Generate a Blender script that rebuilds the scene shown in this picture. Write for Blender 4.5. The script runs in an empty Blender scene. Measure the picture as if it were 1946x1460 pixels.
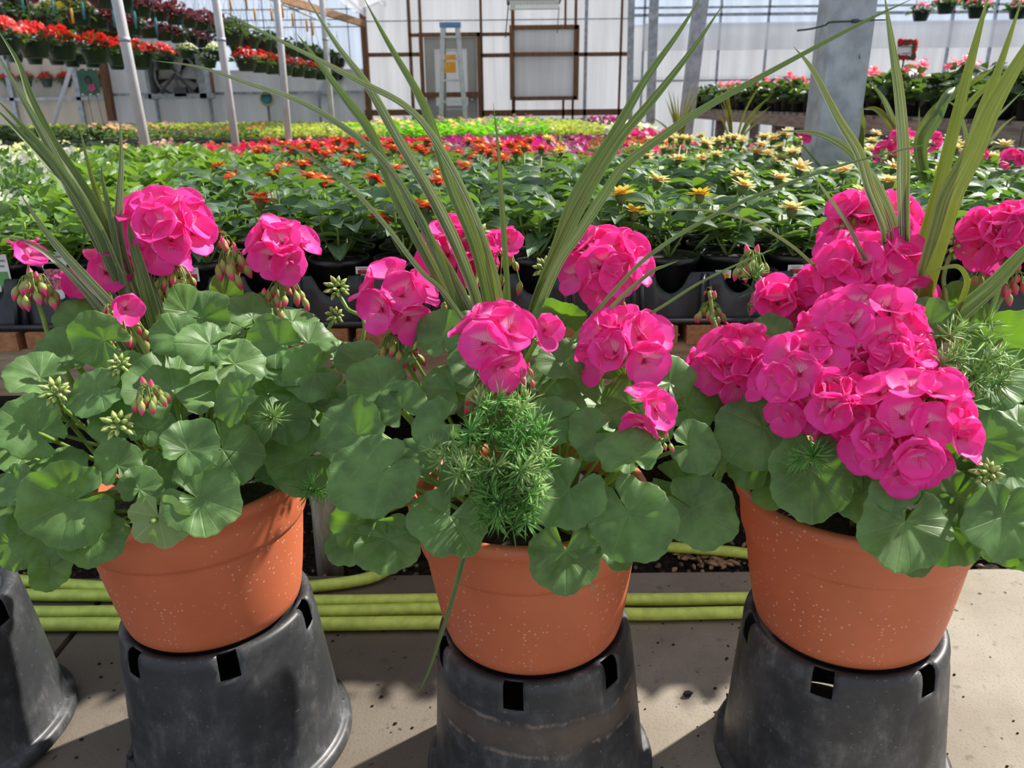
import bpy, math, random
import numpy as np
from mathutils import Vector
sc = bpy.context.scene
COL = sc.collection
RND = random.Random(7)
pi = math.pi
R = math.radians
# ------------------------------------------------------------------ camera
F, CX, CY = 1500., 973., 730.
PITCH, ROLL, HC = R(19.7), R(.6), 1.2
fw = np.array([0, math.cos(PITCH), -math.sin(PITCH)])
_r = np.array([1., 0, 0]); _u = np.cross(_r, fw)
rt = _r*math.cos(ROLL) - _u*math.sin(ROLL)
up = _u*math.cos(ROLL) + _r*math.sin(ROLL)
CAM = np.array([0, 0, HC])
Z = np.array([0, 0, 1.])
def ray(px, py): return fw + rt*(px-CX)/F - up*(py-CY)/F
def atY(px, py, Y):
    d = ray(px, py); return CAM + d*(Y/d[1])
def atZ(px, py, z):
    d = ray(px, py); return CAM + d*((z-HC)/d[2])
def proj(p):
    v = np.asarray(p, float)-CAM; z = v@fw
    return CX+F*(v@rt)/z, CY-F*(v@up)/z
def zc(p): return (np.asarray(p)-CAM)@fw
def nz(v):
    v = np.asarray(v, float); n = np.linalg.norm(v)
    return v/n if n > 1e-9 else np.array([0, 0, 1.])
cd = bpy.data.cameras.new('camera'); cam = bpy.data.objects.new('camera', cd); COL.objects.link(cam)
from mathutils import Matrix
m = Matrix.Identity(4)
for i in range(3):
    m[i][0], m[i][1], m[i][2], m[i][3] = rt[i], up[i], -fw[i], CAM[i]
cam.matrix_world = m
cd.sensor_width = 36; cd.lens = 36*F/1946; cd.clip_start = .02; cd.clip_end = 200
cd.dof.use_dof = True; cd.dof.focus_distance = 1.3; cd.dof.aperture_fstop = 7.5
sc.camera = cam
sc.view_settings.view_transform = 'Standard'; sc.view_settings.look = 'None'
sc.view_settings.gamma = 1; sc.view_settings.use_curve_mapping = False
sc.view_settings.exposure = 0.25

# ------------------------------------------------------------------ mesh builder
class MB:
    def __init__(s): s.v = []; s.f = []; s.uv = []; s.mi = []; s.n = 0
    def add(s, V, Fc, UV=None, mi=0):
        V = np.asarray(V, float)
        s.v.append(V)
        s.uv.append(np.asarray(UV, float) if UV is not None else np.zeros((len(V), 2)))
        k = s.n
        s.f += [tuple(i+k for i in f) for f in Fc]
        s.mi += [mi]*len(Fc); s.n += len(V)
    def grid(s, P, UV=None, mi=0, wrap=False):
        a, b = P.shape[:2]
        if UV is None:
            UV = np.stack(np.meshgrid(np.linspace(0, 1, a), np.linspace(0, 1, b), indexing='ij'), -1)
        Fc = []
        for i in range(a-1):
            for j in range(b if wrap else b-1):
                j2 = (j+1) % b
                Fc.append((i*b+j, i*b+j2, (i+1)*b+j2, (i+1)*b+j))
        s.add(P.reshape(-1, 3), Fc, UV.reshape(-1, 2), mi)
    def box(s, c, d, mi=0, rot=None):
        c = np.asarray(c, float); d = np.asarray(d, float)/2
        V = np.array([[x, y, z] for x in (-1, 1) for y in (-1, 1) for z in (-1, 1)])*d
        if rot is not None: V = V@np.asarray(rot).T
        s.add(V+c, [(0, 1, 3, 2), (4, 6, 7, 5), (0, 4, 5, 1), (2, 3, 7, 6), (0, 2, 6, 4), (1, 5, 7, 3)], None, mi)
    def bar(s, a, b, w, h, mi=0):
        a = np.asarray(a, float); b = np.asarray(b, float); t = nz(b-a)
        q = Z if abs(t[2]) < .9 else np.array([0, 1., 0])
        x = nz(np.cross(t, q)); y = np.cross(x, t)
        s.box((a+b)/2, (w, np.linalg.norm(b-a), h), mi, np.stack([x, t, y], 1))
    def tube(s, pts, rad, n=8, mi=0, cap=True):
        P = np.asarray(pts, float); k = len(P)
        rad = np.broadcast_to(np.asarray(rad, float), (k,))
        T = np.gradient(P, axis=0); x = None; rows = []
        for i in range(k):
            t = nz(T[i])
            if x is None:
                x = nz(np.cross(t, Z if abs(t[2]) < .9 else np.array([1., 0, 0])))
            x = nz(x - t*(x@t)); y = np.cross(t, x)
            a = np.linspace(0, 2*pi, n, endpoint=False)[:, None]
            rows.append(P[i]+rad[i]*(np.cos(a)*x+np.sin(a)*y))
        k0 = s.n
        s.grid(np.stack(rows), None, mi, True)
        if cap:
            s.f += [tuple(k0+j for j in range(n))[::-1], tuple(k0+(k-1)*n+j for j in range(n))]; s.mi += [mi, mi]
    def lathe(s, prof, n=48, c=(0, 0, 0), mi=0, skip=None, tilt=0.):
        a = np.linspace(0, 2*pi, n, endpoint=False)
        P = np.array([[[r*math.cos(t), r*math.sin(t), z] for t in a] for r, z in prof])
        if tilt:
            x, z = P[..., 0].copy(), P[..., 2].copy()
            P[..., 0] = x*math.cos(tilt)-z*math.sin(tilt); P[..., 2] = z*math.cos(tilt)+x*math.sin(tilt)
        P = P+np.asarray(c, float)
        Fc = []
        for i in range(len(prof)-1):
            for j in range(n):
                if skip and skip(i, j): continue
                j2 = (j+1) % n
                Fc.append((i*n+j, i*n+j2, (i+1)*n+j2, (i+1)*n+j))
        UV = np.stack(np.meshgrid(np.linspace(0, 1, len(prof)), np.linspace(0, 1, n), indexing='ij')[::-1], -1)
        s.add(P.reshape(-1, 3), Fc, UV.reshape(-1, 2), mi)
    def spindle(s, a, b, r, n=6, k=6, mi=0, fat=.45):
        a = np.asarray(a, float); b = np.asarray(b, float)
        t = np.linspace(0, 1, k)
        g = np.where(t < fat, np.sin(t/fat*pi/2), np.cos((t-fat)/(1-fat)*pi/2)**.8)
        d = nz(b-a); x = nz(np.cross(d, Z if abs(d[2]) < .9 else np.array([1., 0, 0]))); y = np.cross(d, x)
        an = np.linspace(0, 2*pi, n, endpoint=False)[:, None]
        P = np.stack([a+(b-a)*tt+max(r*gg, r*.03)*(np.cos(an)*x+np.sin(an)*y) for tt, gg in zip(t, g)])
        UV = np.stack(np.meshgrid(t, np.linspace(0, 1, n), indexing='ij')[::-1], -1)
        s.grid(P, UV, mi, True)
    def mesh(s, name, mats, origin=(0, 0, 0), smooth=True):
        me = bpy.data.meshes.new(name)
        V = np.concatenate(s.v)-np.asarray(origin, float); UV = np.concatenate(s.uv)
        me.from_pydata(V.tolist(), [], s.f)
        lv = np.zeros(len(me.loops), dtype=np.int32); me.loops.foreach_get('vertex_index', lv)
        ul = me.uv_layers.new(name='UVMap'); ul.data.foreach_set('uv', UV[lv].astype(np.float32).ravel())
        for mm in (mats if isinstance(mats, (list, tuple)) else [mats]): me.materials.append(mm)
        me.polygons.foreach_set('material_index', np.array(s.mi, dtype=np.int32))
        me.polygons.foreach_set('use_smooth', np.full(len(me.polygons), bool(smooth)))
        me.update()
        return me
    def build(s, name, mats, parent=None, origin=(0, 0, 0), smooth=True):
        return link(name, s.mesh(name, mats, origin, smooth), parent)
def link(name, me, parent=None):
    o = bpy.data.objects.new(name, me); COL.objects.link(o)
    if parent: o.parent = parent
    return o
def tag(o, label=None, cat=None, group=None, kind=None):
    if label: o['label'] = label
    if cat: o['category'] = cat
    if group: o['group'] = group
    if kind: o['kind'] = kind
    return o
def thing(name, loc, label, cat, group=None, rz=0):
    o = bpy.data.objects.new(name, None); COL.objects.link(o)
    o.location = loc; o.rotation_euler.z = rz; o.empty_display_size = .05
    return tag(o, label, cat, group)
def struct(mb, name, mats, smooth=False):
    return tag(mb.build(name, mats, smooth=smooth), kind='structure')
def crs(pts, k=8):
    P = np.asarray(pts, float)
    if len(P) < 3: return np.array([P[0]+(P[-1]-P[0])*t for t in np.linspace(0, 1, k)])
    Q = np.vstack([2*P[0]-P[1], P, 2*P[-1]-P[-2]]); out = []
    for i in range(1, len(Q)-2):
        for t in np.linspace(0, 1, k, endpoint=False):
            a, b, c, d = Q[i-1:i+3]
            out.append(.5*(2*b+(c-a)*t+(2*a-5*b+4*c-d)*t*t+(3*b-a-3*c+d)*t**3))
    out.append(P[-1]); return np.array(out)
ORD = 'first second third fourth fifth sixth seventh eighth ninth tenth eleventh twelfth thirteenth fourteenth fifteenth sixteenth seventeenth eighteenth nineteenth twentieth'.split()
def nth(i): return ORD[i] if i < 20 else 'twenty-'+ORD[i-20] if i < 29 else 'thirtieth' if i == 29 else 'thirty-'+ORD[i-30]

# ------------------------------------------------------------------ materials
class NT:
    def __init__(s, name):
        s.m = bpy.data.materials.new(name); s.m.use_nodes = True
        s.t = s.m.node_tree; s.t.nodes.clear(); s.out = s.t.nodes.new('ShaderNodeOutputMaterial')
    def set(s, sock, v):
        if isinstance(v, bpy.types.NodeSocket): s.t.links.new(v, sock)
        elif isinstance(v, (tuple, list)) and sock.type == 'RGBA' and len(v) == 3: sock.default_value = (*v, 1)
        else: sock.default_value = v
    def n(s, typ, **k):
        nd = s.t.nodes.new('ShaderNode'+typ)
        for a, b in k.items():
            if a.startswith('i_'):
                key = a[2:]; s.set(nd.inputs[int(key) if key.isdigit() else key.replace('_', ' ')], b)
            else: setattr(nd, a, b)
        return nd
    def math(s, op, a, b=0., c=None):
        nd = s.n('Math', operation=op); s.set(nd.inputs[0], a); s.set(nd.inputs[1], b)
        if c is not None: s.set(nd.inputs[2], c)
        return nd.outputs[0]
    def ss(s, x, lo, hi):
        nd = s.n('MapRange', interpolation_type='SMOOTHSTEP'); s.set(nd.inputs[0], x)
        nd.inputs[1].default_value = lo; nd.inputs[2].default_value = hi
        return nd.outputs[0]
    def mix(s, f, a, b):
        nd = s.n('Mix', data_type='RGBA'); s.set(nd.inputs[0], f); s.set(nd.inputs[6], a); s.set(nd.inputs[7], b)
        return nd.outputs[2]
    def noise(s, scale, vec=None, detail=3., rough=.5):
        nd = s.n('TexNoise'); nd.inputs['Scale'].default_value = scale; nd.inputs['Detail'].default_value = detail
        nd.inputs['Roughness'].default_value = rough
        if vec is not None: s.set(nd.inputs['Vector'], vec)
        return nd.outputs[0]
    def obj(s): return s.n('TexCoord').outputs['Object']
    def uv(s):
        nd = s.n('SeparateXYZ'); s.set(nd.inputs[0], s.n('TexCoord').outputs['UV']); return nd.outputs[0], nd.outputs[1]
    def bsdf(s, col, rough=.5, spec=.5, metal=0., bump=None, bstr=.3, bdist=.01, **k):
        nd = s.n('BsdfPrincipled'); s.set(nd.inputs['Base Color'], col); s.set(nd.inputs['Roughness'], rough)
        nd.inputs['Specular IOR Level'].default_value = spec; nd.inputs['Metallic'].default_value = metal
        if bump is not None:
            b = s.n('Bump'); b.inputs['Strength'].default_value = bstr; b.inputs['Distance'].default_value = bdist
            s.set(b.inputs['Height'], bump); s.set(nd.inputs['Normal'], b.outputs[0])
        for a, v in k.items(): s.set(nd.inputs[a], v)
        return nd.outputs[0]
    def mixs(s, f, a, b):
        nd = s.n('MixShader'); s.set(nd.inputs[0], f); s.set(nd.inputs[1], a); s.set(nd.inputs[2], b); return nd.outputs[0]
    def done(s, sh): s.t.links.new(sh, s.out.inputs[0]); return s.m
def plain(name, col, rough=.5, var=.25, scale=8., metal=0., spec=.5, bump=0.):
    t = NT(name); n = t.noise(scale, t.obj())
    c = t.mix(t.ss(n, .3, .7), tuple(x*(1-var) for x in col), tuple(min(1, x*(1+var)) for x in col))
    return t.done(t.bsdf(c, rough, spec, metal, n if bump else None, bump))
def leafmat(name, c, back=None, vein=None, mode='pinnate', tr=.35, tcol=None, rough=.45, var=.25, spec=.4, vs=.5, rv=.35):
    """leaf blade: a vein pattern in the leaf's own coordinates, a paler underside, light passing through"""
    t = NT(name); u, v = t.uv()
    back = back or tuple(x*1.5+.02 for x in c); vein = vein or tuple(x*1.8+.03 for x in c)
    if mode == 'radial':
        a = t.math('ABSOLUTE', t.math('SUBTRACT', t.math('FRACT', t.math('MULTIPLY', u, 7.)), .5))
        a = t.math('MULTIPLY', a, v); w = t.math('SUBTRACT', 1., t.ss(a, .004, .03))
        b = t.math('ABSOLUTE', t.math('SUBTRACT', t.math('FRACT', t.math('MULTIPLY', u, 21.)), .5))
        b = t.math('SUBTRACT', 1., t.ss(t.math('MULTIPLY', b, v), .01, .06)); b = t.math('MULTIPLY', b, t.ss(v, .4, .6))
        w = t.math('MAXIMUM', w, t.math('MULTIPLY', b, .45))
        w = t.math('MAXIMUM', w, t.math('MULTIPLY', t.ss(v, .965, 1.), .8))
    elif mode == 'pinnate':
        d = t.math('ABSOLUTE', t.math('SUBTRACT', u, .5)); w = t.math('SUBTRACT', 1., t.ss(d, .01, .06))
        q = t.math('ABSOLUTE', t.math('SUBTRACT', t.math('FRACT', t.math('SUBTRACT', t.math('MULTIPLY', v, 6.), t.math('MULTIPLY', d, 5.))), .5))
        w = t.math('MAXIMUM', w, t.math('MULTIPLY', t.math('SUBTRACT', 1., t.ss(q, .03, .14)), .5))
    elif mode == 'stripe':
        cb = t.n('CombineXYZ'); t.set(cb.inputs[0], t.math('MULTIPLY', u, 9.)); t.set(cb.inputs[1], t.math('MULTIPLY', v, .35))
        oi = t.n('ObjectInfo'); t.set(cb.inputs[2], t.math('MULTIPLY', oi.outputs['Random'], 40.))
        w = t.ss(t.noise(1.7, cb.outputs[0], 2., .6), .48, .62)
        d = t.math('ABSOLUTE', t.math('SUBTRACT', u, .5)); w = t.math('MAXIMUM', w, t.ss(d, .43, .48))
    else: w = 0.
    n = t.noise(22., t.obj(), 4., .65)
    base = t.mix(t.ss(n, .3, .7), tuple(x*(1-var) for x in c), tuple(x*(1+var) for x in c))
    if rv:
        oi = t.n('ObjectInfo').outputs['Random']
        hsv = t.n('HueSaturation'); t.set(hsv.inputs['Color'], base); t.set(hsv.inputs['Value'], t.math('ADD', t.math('MULTIPLY', oi, rv), 1-rv/2)); base = hsv.outputs[0]
    base = t.mix(t.math('MULTIPLY', w, vs), base, vein) if mode else base
    g = t.n('NewGeometry').outputs['Backfacing']
    bk = t.mix(t.math('MULTIPLY', w, .7), back, tuple(x*1.5 for x in back)) if mode else back
    base = t.mix(g, base, bk)
    p = t.bsdf(base, rough, spec, bump=t.math('SUBTRACT', 0., w) if mode in ('radial', 'pinnate') else None, bstr=.25, bdist=.004)
    tl = t.n('BsdfTranslucent'); t.set(tl.inputs[0], tcol or (c[0]*2.+.03, c[1]*2.2+.03, c[2]*.7))
    return t.done(t.mixs(tr, p, tl.outputs[0]))

M = {}
M['leaf'] = leafmat('geranium leaf', (.108, .205, .062), (.23, .32, .12), (.19, .29, .10), 'radial', .27, (.24, .52, .015), .46, .33, .42, .30, .25)
M['stalk'] = leafmat('geranium stalk', (.22, .33, .07), mode='', tr=.15, rv=0)
M['blade'] = leafmat('spike blade', (.052, .102, .022), (.072, .125, .034), (.33, .40, .17), 'stripe', .13, (.25, .40, .05), .4, .15, .5, .62, .3)
M['bladepale'] = leafmat('pale striped spike blade', (.058, .108, .034), (.09, .15, .05), (.56, .60, .38), 'stripe', .13, (.30, .42, .08), .4, .15, .5, .85, .2)
M['bladegold'] = leafmat('yellow green spike blade', (.10, .16, .020), (.12, .18, .025), (.38, .42, .12), 'stripe', .13, (.34, .44, .03), .4, .2, .5, .5, .2)
M['fern'] = leafmat('asparagus fern needle', (.15, .33, .075), mode='', tr=.25, rv=0, var=.4)
M['fernpale'] = leafmat('pale asparagus fern needle', (.28, .40, .15), mode='', tr=.25, rv=0, var=.4)
def petalmat(name, c, c2, white):
    t = NT(name); u, v = t.uv()
    n = t.noise(30., t.obj(), 2.)
    base = t.mix(t.ss(n, .3, .7), c, c2)
    s = t.math('ABSOLUTE', t.math('SUBTRACT', t.math('FRACT', t.math('MULTIPLY', u, 9.)), .5))
    streak = t.math('SUBTRACT', 1., t.ss(s, .05, .2))
    w = t.math('MULTIPLY', t.math('SUBTRACT', 1., t.ss(v, .26, .6)), white)
    base = t.mix(w, base, (1., .62, .80))
    base = t.mix(t.math('MULTIPLY', streak, t.math('MULTIPLY', t.math('SUBTRACT', 1., t.ss(v, .25, .5)), .75)), base, (.55, .01, .12))
    base = t.mix(t.math('SUBTRACT', 1., t.ss(v, .03, .13)), base, (.45, .01, .12))
    base = t.mix(t.n('NewGeometry').outputs['Backfacing'], base, (.88, .14, .42))
    p = t.bsdf(base, .5, .25)
    tl = t.n('BsdfTranslucent'); t.set(tl.inputs[0], (1., .07, .42))
    return t.done(t.mixs(.36, p, tl.outputs[0]))
M['petal'] = petalmat('pink petal', (.95, .045, .37), (.97, .085, .48), .2)
M['petaltop'] = petalmat('pink petal with a white eye', (.95, .045, .37), (.97, .085, .48), .95)
def budmat(name, lo, hi):
    t = NT(name); u, v = t.uv()
    c = t.mix(t.ss(t.math('ADD', v, t.math('MULTIPLY', t.math('ABSOLUTE', t.math('SUBTRACT', t.math('FRACT', t.math('MULTIPLY', u, 3.)), .5)), .5)), .62, .82), lo, hi)
    return t.done(t.bsdf(c, .5, .35))
M['bud'] = budmat('pink tipped bud', (.30, .34, .09), (.80, .06, .20))
M['budgreen'] = budmat('green bud', (.23, .32, .08), (.42, .48, .16))
M['budred'] = budmat('opening red bud', (.45, .12, .10), (.80, .03, .15))
# terracotta plastic
t = NT('speckled terracotta plastic'); o = t.obj()
n1 = t.noise(6., o, 3.)
base = t.mix(t.ss(n1, .3, .7), (.52, .135, .058), (.61, .165, .074))
vo = t.n('TexVoronoi'); vo.inputs['Scale'].default_value = 105.; t.set(vo.inputs['Vector'], o); vo.inputs['Randomness'].default_value = 1.
r1 = t.n('SeparateXYZ'); t.set(r1.inputs[0], vo.outputs['Color'])
sp = t.math('MULTIPLY', t.math('SUBTRACT', 1., t.ss(vo.outputs['Distance'], .12, .27)), t.ss(r1.outputs[0], .42, .5))
sp = t.math('MULTIPLY', sp, t.ss(t.noise(5., o), .38, .62))
base = t.mix(t.math('MULTIPLY', sp, .8), base, (.80, .52, .42))
M['terracotta'] = t.done(t.bsdf(base, t.math('ADD', t.math('MULTIPLY', n1, .2), .38), .4))
# scuffed black nursery plastic
def blackmat(name, dust, band=False):
    t = NT(name); o = t.obj()
    n1 = t.noise(9., o, 6., .65); mp = t.n('Mapping'); t.set(mp.inputs[0], o); mp.inputs['Scale'].default_value = (42, 42, 16)
    mp.inputs['Rotation'].default_value = (.5, .2, .3)
    n2 = t.noise(1., mp.outputs[0], 4., .7)
    k = t.math('MULTIPLY', t.ss(n1, .38, .75), t.math('ADD', .35, t.math('MULTIPLY', t.ss(n2, .45, .7), .65)))
    n3 = t.noise(140., o, 2.)
    base = t.mix(t.math('MULTIPLY', k, dust), (.028, .030, .034), (.23, .235, .24))
    base = t.mix(t.math('MULTIPLY', t.ss(n3, .68, .76), .4*dust), base, (.4, .39, .36))
    if band:
        s = t.n('SeparateXYZ'); t.set(s.inputs[0], o)
        q = t.math('ABSOLUTE', t.math('SUBTRACT', t.math('ADD', s.outputs[2], t.math('MULTIPLY', n1, .05)), .245))
        base = t.mix(t.math('MULTIPLY', t.math('SUBTRACT', 1., t.ss(q, .01, .035)), .5), base, (.16, .115, .085))
        base = t.mix(t.math('MULTIPLY', t.math('SUBTRACT', 1., t.ss(t.math('ABSOLUTE', t.math('SUBTRACT', q, .028)), .0, .006)), t.math('MULTIPLY', .5, t.ss(n2, .4, .65))), base, (.36, .28, .22))
    return t.done(t.bsdf(base, t.math('SUBTRACT', .58, t.math('MULTIPLY', n1, .25)), .5, bump=n2, bstr=.06, bdist=.002))
M['bucket'] = blackmat('scuffed black plastic', .62)
M['bucketband'] = blackmat('rust banded black plastic', .75, True)
M['bucketclean'] = blackmat('dusty grey black plastic', .85)
M['tray'] = plain('black tray plastic', (.018, .02, .024), .35, .3, 30.)
M['blackpot'] = plain('glossy black pot plastic', (.012, .013, .015), .3, .3, 40.)
M['soil'] = plain('potting soil', (.018, .013, .010), .9, .7, 120., bump=.8)
# concrete floor
t = NT('concrete'); o = t.obj()
a = t.noise(3., o, 5., .6); b = t.noise(160., o, 3., .6); c2 = t.noise(28., o, 4.)
base = t.mix(t.ss(a, .3, .7), (.235, .20, .155), (.34, .30, .245))
base = t.mix(t.math('MULTIPLY', t.ss(b, .5, .75), .45), base, (.16, .13, .10))
base = t.mix(t.math('MULTIPLY', t.ss(b, .2, .4), .0), base, (.5, .5, .5))
base = t.mix(t.math('MULTIPLY', t.ss(c2, .60, .74), .55), base, (.10, .085, .07))
base = t.mix(t.math('MULTIPLY', t.ss(t.noise(45., o, 1.), .72, .76), .85), base, (.02, .016, .013))
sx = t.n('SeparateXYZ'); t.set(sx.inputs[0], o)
wet_shade = t.math('SUBTRACT', 1., t.ss(t.math('ADD', sx.outputs[0], t.math('MULTIPLY', t.noise(2.2, o, 4., .6), .9)), .50, .68))   # damp stain on the slab's left, also painting its shade into the colour
base = t.mix(t.math('MULTIPLY', wet_shade, .62), base, (.085, .066, .050))
M['concrete'] = t.done(t.bsdf(base, t.math('SUBTRACT', .8, t.math('MULTIPLY', wet_shade, .25)), .25, bump=b, bstr=.35, bdist=.004))
t = NT('dark bark soil'); o = t.obj()
b = t.noise(60., o, 5., .7)
base = t.mix(t.ss(b, .4, .7), (.014, .010, .008), (.075, .052, .038))
M['ground'] = t.done(t.bsdf(base, .9, .2, bump=b, bstr=1., bdist=.02))
def woodmat(name, a, b, sc_=(3, 30, 30)):
    t = NT(name); mp = t.n('Mapping'); t.set(mp.inputs[0], t.obj()); mp.inputs['Scale'].default_value = sc_
    n = t.noise(1.6, mp.outputs[0], 5., .65)
    return t.done(t.bsdf(t.mix(t.ss(n, .3, .7), a, b), .75, .25, bump=n, bstr=.2))
M['wood'] = woodmat('weathered bench board', (.23, .16, .10), (.40, .31, .22))
M['endgrain'] = woodmat('sawn orange wood', (.26, .12, .055), (.42, .21, .10), (24, 3, 40))
M['greywood'] = woodmat('grey weathered wood', (.17, .13, .11), (.33, .27, .23), (30, 3, 30))
M['birch'] = woodmat('bleached post wood', (.36, .30, .24), (.66, .62, .56), (25, 25, 4))
M['redwood'] = woodmat('red brown timber', (.13, .060, .032), (.23, .115, .065), (20, 20, 3))
M['hose'] = plain('yellow green hose rubber', (.70, .88, .17), .5, .12, 40.)
M['galv'] = plain('galvanized steel', (.36, .39, .43), .5, .22, 14., .35)
M['alu'] = plain('aluminium', (.50, .50, .52), .4, .1, 10., .6)
M['pipe'] = plain('painted pipe', (.47, .48, .50), .45, .08, 10.)
M['blue'] = plain('blue plastic', (.08, .22, .45), .4, .1)
M['orange'] = plain('orange label', (.75, .33, .02), .5, .1)
M['doorgrey'] = plain('grey door paint', (.35, .34, .33), .6, .06, 4.)
M['heater'] = plain('grey green heater enamel', (.16, .20, .19), .5, .08)
M['fandark'] = plain('dark fan steel', (.08, .08, .085), .5, .2)
M['basket'] = plain('dark green basket plastic', (.018, .042, .032), .4, .2)
M['wire'] = plain('dark wire', (.05, .06, .06), .5, .1)
M['white'] = plain('white card', (.75, .75, .75), .6, .04)
M['greencard'] = plain('green printed card', (.10, .30, .08), .5, .2)
M['redpic'] = plain('red flower picture', (.35, .02, .03), .5, .7, 160.)
M['pinkpic'] = plain('pink flower picture', (.42, .12, .16), .5, .8, 200.)
M['greyink'] = plain('grey ink', (.25, .25, .27), .6, .05)
M['signgreen'] = plain('green sign board', (.035, .13, .085), .5, .2)
M['teal'] = plain('teal plastic', (.03, .20, .22), .4, .1)
M['yellowrim'] = plain('pale yellow plastic', (.50, .50, .24), .5, .1)
M['pebble'] = plain('pebble', (.16, .11, .085), .85, .5, 30.)
M['leaflitter'] = plain('dry leaf litter', (.36, .24, .14), .8, .4, 30.)
def glazing(name, c, fac, tr=.12):
    """ribbed translucent greenhouse sheet"""
    t = NT(name); o = t.obj(); mp = t.n('Mapping'); t.set(mp.inputs[0], o); mp.inputs['Scale'].default_value = (5, .3, .35)
    n = t.noise(1., mp.outputs[0], 3., .6)
    s = t.n('SeparateXYZ'); t.set(s.inputs[0], o)
    rib = t.math('ABSOLUTE', t.math('SUBTRACT', t.math('FRACT', t.math('MULTIPLY', s.outputs[0], 14.)), .5))
    c0 = t.mix(t.ss(n, .3, .72), tuple(x*.84 for x in c), c)
    c0 = t.mix(t.math('MULTIPLY', t.ss(rib, .40, .5), .12), c0, tuple(x*.6 for x in c))
    tl = t.n('BsdfTranslucent'); t.set(tl.inputs[0], c0)
    d = t.bsdf(c0, .4, .3)
    x = t.mixs(fac, d, tl.outputs[0])
    tp = t.n('BsdfTransparent'); t.set(tp.inputs[0], (.95, .97, 1.))
    return t.done(t.mixs(tr, x, tp.outputs[0]))
M['glaze'] = glazing('clear white glazing', (.80, .80, .81), .66, .22)
M['glazeblue'] = glazing('bluish glazing', (.80, .87, .97), .70, .3)
M['glazegrey'] = glazing('grey opaque glazing', (.60, .615, .63), .42, .05)
M['glazewarm'] = glazing('aged beige wall sheet', (.58, .54, .47), .42, .03)
M['curtain'] = glazing('rolled white film', (.95, .94, .93), .85, .5)
M['beambrown'] = woodmat('brown roof timber', (.20, .11, .06), (.34, .20, .12), (20, 3, 20))

# ------------------------------------------------------------------ light
w = bpy.data.worlds.new('sky'); sc.world = w; w.use_nodes = True
nt = w.node_tree; bg = nt.nodes['Background']
tc = nt.nodes.new('ShaderNodeTexCoord'); mpn = nt.nodes.new('ShaderNodeTexNoise'); mpn.inputs['Scale'].default_value = 1.6; mpn.inputs['Detail'].default_value = 5
rp = nt.nodes.new('ShaderNodeValToRGB'); rp.color_ramp.elements[0].position = .36; rp.color_ramp.elements[0].color = (.55, .72, 1, 1)
rp.color_ramp.elements[1].position = .55; rp.color_ramp.elements[1].color = (1, 1, 1, 1)
nt.links.new(tc.outputs['Generated'], mpn.inputs['Vector']); nt.links.new(mpn.outputs[0], rp.inputs[0]); nt.links.new(rp.outputs[0], bg.inputs[0])
bg.inputs[1].default_value = .64
sd = bpy.data.lights.new('sun', 'SUN'); sun = bpy.data.objects.new('sun', sd); COL.objects.link(sun)
AZ, EL = R(58), R(43)
sv = Vector((math.sin(AZ)*math.cos(EL), math.cos(AZ)*math.cos(EL), math.sin(EL)))
sun.rotation_euler = sv.to_track_quat('Z', 'Y').to_euler(); sd.energy = 7.0; sd.angle = R(1.2); sd.color = (1, .95, .87)
# ================================================================== SETTING
mb = MB()   # slabs with open joints
for x0, x1, y0, y1 in ((-4.5, -1.075, -.6, 1.83), (-1.058, 1.62, -.6, 1.83), (1.635, 4.5, -.6, 1.70)):
    mb.box(((x0+x1)/2, (y0+y1)/2, -.05), (x1-x0, y1-y0, .10))
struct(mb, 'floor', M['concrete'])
mb = MB(); mb.box((2.95, 2.35, -.05), (3.2, 1.25, .10), rot=[[math.cos(.12), -math.sin(.12), 0], [math.sin(.12), math.cos(.12), 0], [0, 0, 1]])
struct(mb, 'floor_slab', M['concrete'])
mb = MB(); N = 60
xs = np.linspace(-6, 9, 110); ys = np.concatenate([np.linspace(1.2, 3.2, 46), np.linspace(3.3, 14, 20)])
rg = np.random.default_rng(3)
P = np.stack(np.meshgrid(xs, ys, indexing='ij'), -1); P = np.concatenate([P, -.045+rg.uniform(-.012, .012, P.shape[:2]+(1,))], -1)
mb.grid(P); struct(mb, 'ground', M['ground'], True)
mb = MB()
for i in range(900):
    x = rg.uniform(-1.6, 2.2); y = rg.uniform(1.84, 2.25)
    r = rg.uniform(.004, .014); a = rg.uniform(0, 6.3)
    d = np.array([math.cos(a), math.sin(a), rg.uniform(-.3, .3)])*r
    mb.spindle(np.array([x, y, -.035+r*.5])-d, np.array([x, y, -.035+r*.5])+d, r*rg.uniform(.5, .9), 5, 4, int(rg.random() < .25))
q0 = atZ(1375, 1085, 0)
for i in range(90):
    x = q0[0]+rg.normal()*.05; y = q0[1]+.06+abs(rg.normal())*.05; r = rg.uniform(.006, .018); a = rg.uniform(0, 6.3)
    d = np.array([math.cos(a), math.sin(a), rg.uniform(-.2, .3)])*r; p = np.array([x, y, -.03+rg.uniform(0, .012)])
    mb.spindle(p-d, p+d, r*.4, 5, 4, 1)
tag(mb.build('gravel', [M['pebble'], M['leaflitter']]), 'dark pebbles and bark chips on the soil under the bench', 'gravel', kind='stuff')
mb = MB()
for i in range(150):
    x = rg.uniform(-.95, 1.1); y = rg.uniform(1.15, 1.62); r = rg.uniform(.0015, .005)*(1+2*(rg.random() < .05))
    mb.spindle((x-r, y, r*.5), (x+r, y+r*.5, r*.5), r*.6, 5, 4)
tag(mb.build('dirt', M['soil']), 'spilled dark soil crumbs on the concrete floor', 'dirt', kind='stuff')

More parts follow.
